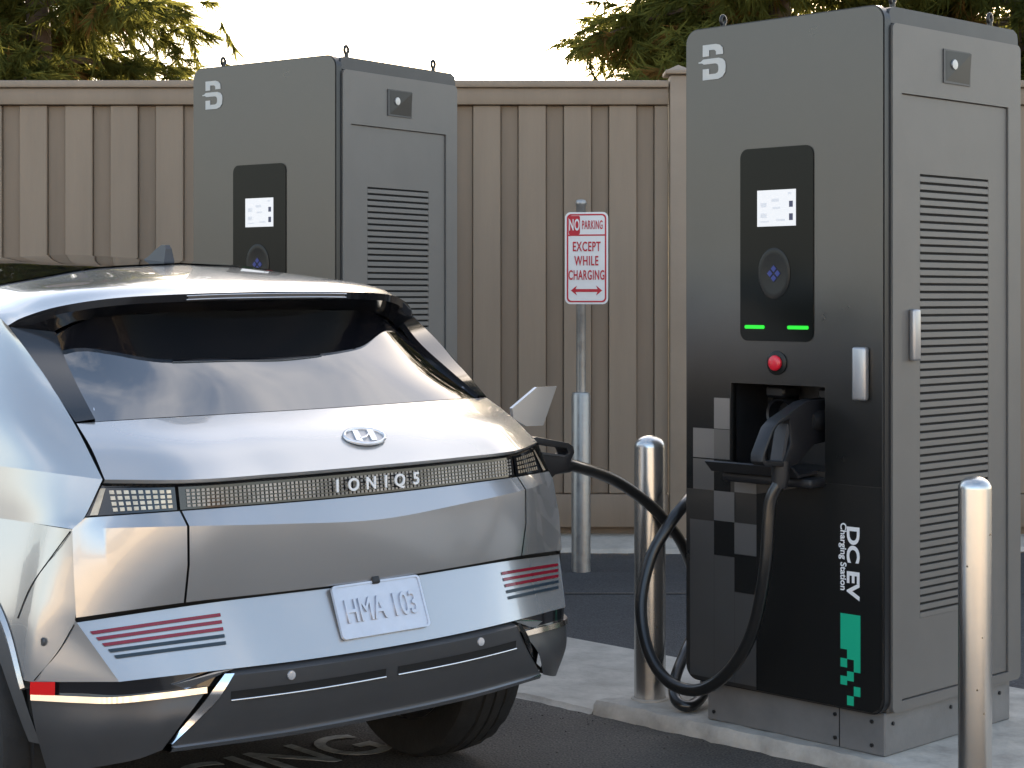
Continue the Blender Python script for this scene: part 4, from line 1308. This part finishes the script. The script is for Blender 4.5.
# antenna fin
b = bmesh.new()
prism(b, [(1.075, 1.580), (1.085, 1.595), (1.088, 1.640), (1.097, 1.652), (1.12, 1.653), (1.15, 1.640), (1.19, 1.618), (1.24, 1.600)], [], lambda x, y, d: (d, x, y), -.022, .022)
for v in b.verts:
    f = (v.co.z - 1.583) / .08
    v.co.x *= 1.0 - .72 * max(0, min(1, f))
from_bm('roof_antenna', b, 'fin', car, smooth=30)
# floor pan
box('floor_pan', -.80, .80, 1.2, 3.25, .20, .40, 'plastic_black', car, .02)
box('cabin_core', -.55, .55, .75, 3.4, .4, 1.10, 'plastic_black', car)

# wheels
def make_wheel(sg, v):
    w = empty('wheel', parent=car, loc=(sg * .755, v + .07, .36))
    T = Matrix.Rotation(R(90 * sg), 4, 'Y')
    b = bmesh.new()
    prof = [(.235, -.10), (.30, -.118), (.340, -.112), (.354, -.095), (.358, -.05), (.352, -.047), (.352, -.041), (.3595, -.038), (.36, -.004), (.353, -.002), (.353, .004), (.36, .006), (.3595, .038), (.352, .041), (.352, .047), (.358, .05), (.354, .095), (.340, .112), (.30, .118), (.235, .10)]
    n = 72
    rings = []
    for k in range(n):
        a = 2 * math.pi * k / n
        ring = []
        for j, (r, z) in enumerate(prof):
            rr = r - (.005 if (k % 3 == 0 and abs(z) > .045 and r > .345) else 0)
            ring.append(b.verts.new(T @ Vector((rr * math.cos(a), rr * math.sin(a), z))))
        rings.append(ring)
    for k in range(n):
        A, B = rings[k], rings[(k + 1) % n]
        for j in range(len(prof) - 1): b.faces.new([A[j], A[j + 1], B[j + 1], B[j]])
    from_bm('tyre', b, 'rubber', w, smooth=30)
    b = bmesh.new()
    add_lathe(b, [(.238, -.10), (.222, -.09), (.215, .0), (.215, .06), (.235, .095), (.242, .103), (.236, .106), (.222, .095)], 48, T, cap=False)
    add_lathe(b, [(.06, .055), (.06, .085), (.0, .09)], 24, T, cap=False)
    for k in range(5):
        a = 2 * math.pi * k / 5
        q = bmesh.new()
        add_box(q, .04, .225, -.042, .042, .055, .085, .01, 1)
        merge(b, q, T @ Matrix.Rotation(a, 4, 'Z'))
    add_lathe(b, [(.0, .03), (.21, .03)], 40, T, cap=False)
    from_bm('rim', b, 'rim', w, smooth=35)
    b = bmesh.new()
    add_lathe(b, [(0, -.096), (.234, -.096), (.234, -.085), (0, -.085)], 40, T, cap=False)
    from_bm('brake_backing', b, 'plastic_black', w, smooth=40)
for sg in (-1, 1):
    for v in (AV, FV): make_wheel(sg, v)

# connector plugged into the car and its cable
pb = car_w(.90, .50, .985)
outd = (UX * 1.0 + Vector((0, 0, -0.05))).normalized()
upd = Vector((0, 0, 1)) - outd * outd.z
upd.normalize()
cb2 = empty('charging_cable', 'black charging cable plugged into the car, drooping to the ground behind the near station', 'cable', (0.45, 6.2, 0.05), group='charging cables of the near station')
def gun2():
    f3 = lambda x, y, d: pb + outd * x + upd * y + outd.cross(upd) * d
    b = bmesh.new()
    outer = [(-.03, .035), (.06, .06), (.20, .040), (.222, .028), (.228, .008), (.215, -.014), (.205, -.05), (.15, -.062), (.13, -.075), (.10, -.115), (.07, -.135), (.05, -.10), (-.03, -.06)]
    hole = [(.07, .034), (.19, .022), (.200, .008), (.18, -.004), (.08, .006), (.06, .018)]
    prism(b, outer, [hole], f3, -.030, .030)
    es = [e for e in b.edges if len(e.link_faces) == 2 and e.calc_face_angle(0) > 0.9]
    bmesh.ops.bevel(b, geom=es, offset=.006, segments=2, profile=.6, affect='EDGES')
    o = from_bm('connector', b, 'handle_grey', None, smooth=38)
    b = bmesh.new()
    prism(b, [(.08, .004), (.18, -.006), (.19, .0), (.09, .010)], [], f3, -.02, .0325)
    from_bm('trigger', b, 'handle_edge', o)
    return child(o, cb2)
gun2()
e0 = pb + outd * .20 + upd * -.035
path2 = [e0 - outd * .03, e0 + outd * .05 + upd * -.002, pxy(610, 478, 6.12), pxy(640, 497, 6.25), pxy(664, 519, 6.36), pxy(684, 548, 6.46), pxy(697, 590, 6.55), pxy(694, 630, 6.55), pxy(684, 655, 6.45), pxy(675, 680, 6.34), pxy(676, 700, 6.26), pxy(690, 706, 6.24), pxy(704, 692, 6.33), pxy(712, 660, 6.45), tuple(st1(-0.80, 0.42, 0.42))]
b = bmesh.new()
add_tube(b, catmull(path2, 10), .0200, 18)
child(from_bm('cable', b, 'cable', smooth=60), cb2)
b = bmesh.new()
add_tube(b, [e0 - outd * .03, e0 + outd * .03], [.030, .024], 16)
child(from_bm('strain_relief', b, 'handle_grey', smooth=60), cb2)

# ------------------------------------------------------------------ bollards
def bollard(label, x, y, z, r, h, seed):
    bl = empty('bollard', label, 'bollard', (x, y, z), group='stainless steel bollards')
    b = bmesh.new()
    prof = [(r, 0.0), (r, h - r * .75)]
    for k in range(1, 9):
        a = R(90 * k / 8)
        prof.append((r * math.cos(a) if k < 8 else 0, h - r * .75 + r * .75 * math.sin(a)))
    add_lathe(b, prof, 48, cap=False)
    from_bm('tube', b, 'steel', bl, smooth=40)
    rnd = random.Random(seed)
    for k in range(6):
        b = bmesh.new()
        a = R(rnd.uniform(220, 320)); zz = rnd.uniform(.1, h - .12); q = rnd.uniform(.002, .0035)
        T = Matrix.Translation((r * math.cos(a), r * math.sin(a), zz)) @ Matrix.Rotation(a, 4, 'Z') @ Matrix.Rotation(R(90), 4, 'Y')
        add_lathe(b, [(q, .0), (q * .8, .0008), (0, .001)], 8, T)
        from_bm('rust_spot', b, 'steel_dots', bl)
    b = bmesh.new()
    add_lathe(b, [(r + .012, 0), (r + .010, .006), (r + .001, .009)], 40, cap=False)
    from_bm('grout_ring', b, 'concrete', bl)
bollard('steel bollard between the car and the near charging station, behind the looping cable', .494, 6.448, .05, .0565, .945, 1)
bollard('steel bollard in the right foreground in front of the vented side of the near station', (975 - 512) / 1800 * 5.02, 5.02, 0.0, .0462, H_CAM - (476 - 297) / 1800 * 5.02, 2)

# ------------------------------------------------------------------ parking sign
sx, sy = .374, 9.753
sg_ = empty('parking_sign', 'red and white no parking except while charging sign on a steel post by the fence', 'sign', (sx, sy, 0))
b = bmesh.new()
add_lathe(b, [(.052, 0), (.052, .955), (.046, .972), (.026, .976)], 32, cap=False)
from_bm('post_sleeve', b, 'galv', sg_, smooth=40)
b = bmesh.new()
add_lathe(b, [(.026, .97), (.026, 1.985), (.03, 1.99), (.03, 2.005), (.024, 2.015), (0, 2.02)], 24, cap=False)
from_bm('post', b, 'galv', sg_, smooth=40)
SW, SH, SZ = .236, .497, 1.70
ROT = Matrix.Rotation(R(-12), 4, 'Z')
def sign_plate(name, m, poly, holes, d0, d1, par):
    bm = bmesh.new()
    prism(bm, poly, holes, lambda x, y, d: (x, d, y), d0, d1)
    bm.transform(Matrix.Translation((.036, 0, SZ)) @ ROT @ Matrix.Translation((0, -.034, 0)))
    return from_bm(name, bm, m, par)
sp_ = sign_plate('sign_panel', 'sign_white', rrect(-SW / 2, SW / 2, -SH / 2, SH / 2, .03, 6), [], -.003, 0, sg_)
sign_plate('sign_border', 'sign_red', rrect(-SW / 2 + .010, SW / 2 - .010, -SH / 2 + .010, SH / 2 - .010, .024, 6), [rrect(-SW / 2 + .018, SW / 2 - .018, -SH / 2 + .018, SH / 2 - .018, .019, 6)], -.0042, -.0031, sp_)
sign_plate('sign_field', 'sign_red', rrect(-SW / 2 + .020, -.036, .128, SH / 2 - .020, .008, 3), [], -.0042, -.0031, sp_)
sign_plate('sign_rule', 'sign_red', [(-SW / 2 + .018, .120), (SW / 2 - .018, .120), (SW / 2 - .018, .128), (-SW / 2 + .018, .128)], [], -.0042, -.0031, sp_)
ar = [(-.086, -.175), (-.052, -.148), (-.060, -.167), (.060, -.167), (.052, -.148), (.086, -.175), (.052, -.202), (.060, -.183), (-.060, -.183), (-.052, -.202)]
sign_plate('sign_arrow', 'sign_red', ar[::-1], [], -.0042, -.0031, sp_)
def sign_text(s, x, z, size, m, xs, bold=.0012):
    T = Matrix.Translation((.036, 0, SZ)) @ ROT @ Matrix.Translation((x, -.034 - .0048, z)) @ RX90
    text_mesh('sign_lettering', s, size, m, sp_, (0, 0, 0), T, .0008, 'CENTER', bold, xs, 1.12, 'CENTER')
sign_text('NO', -.067, .177, .085, 'sign_white', .42, .002)
sign_text('PARKING', .032, .177, .066, 'sign_red', .38, .0008)
sign_text('EXCEPT', 0, .060, .072, 'sign_red', .56)
sign_text('WHILE', 0, -.017, .072, 'sign_red', .56)
sign_text('CHARGING', 0, -.094, .072, 'sign_red', .49)

# ------------------------------------------------------------------ unseen building added behind the camera for its reflections
bld = empty('reflection_building', 'unseen low beige stucco building added behind the camera for reflections', 'building', (0, -16, 0))
box('reflection_wall', -70, 60, -4, 0, 0, 3.3, 'stucco', bld)
box('roof', -70.4, 60.4, -4.4, .4, 3.31, 3.7, 'roofing', bld)
for k in range(-14, 13):
    box('window', k * 4.6 - .8, k * 4.6 + .8, .002, .06, 1.0, 2.3, 'window', bld)  # windows of the unseen reflection building
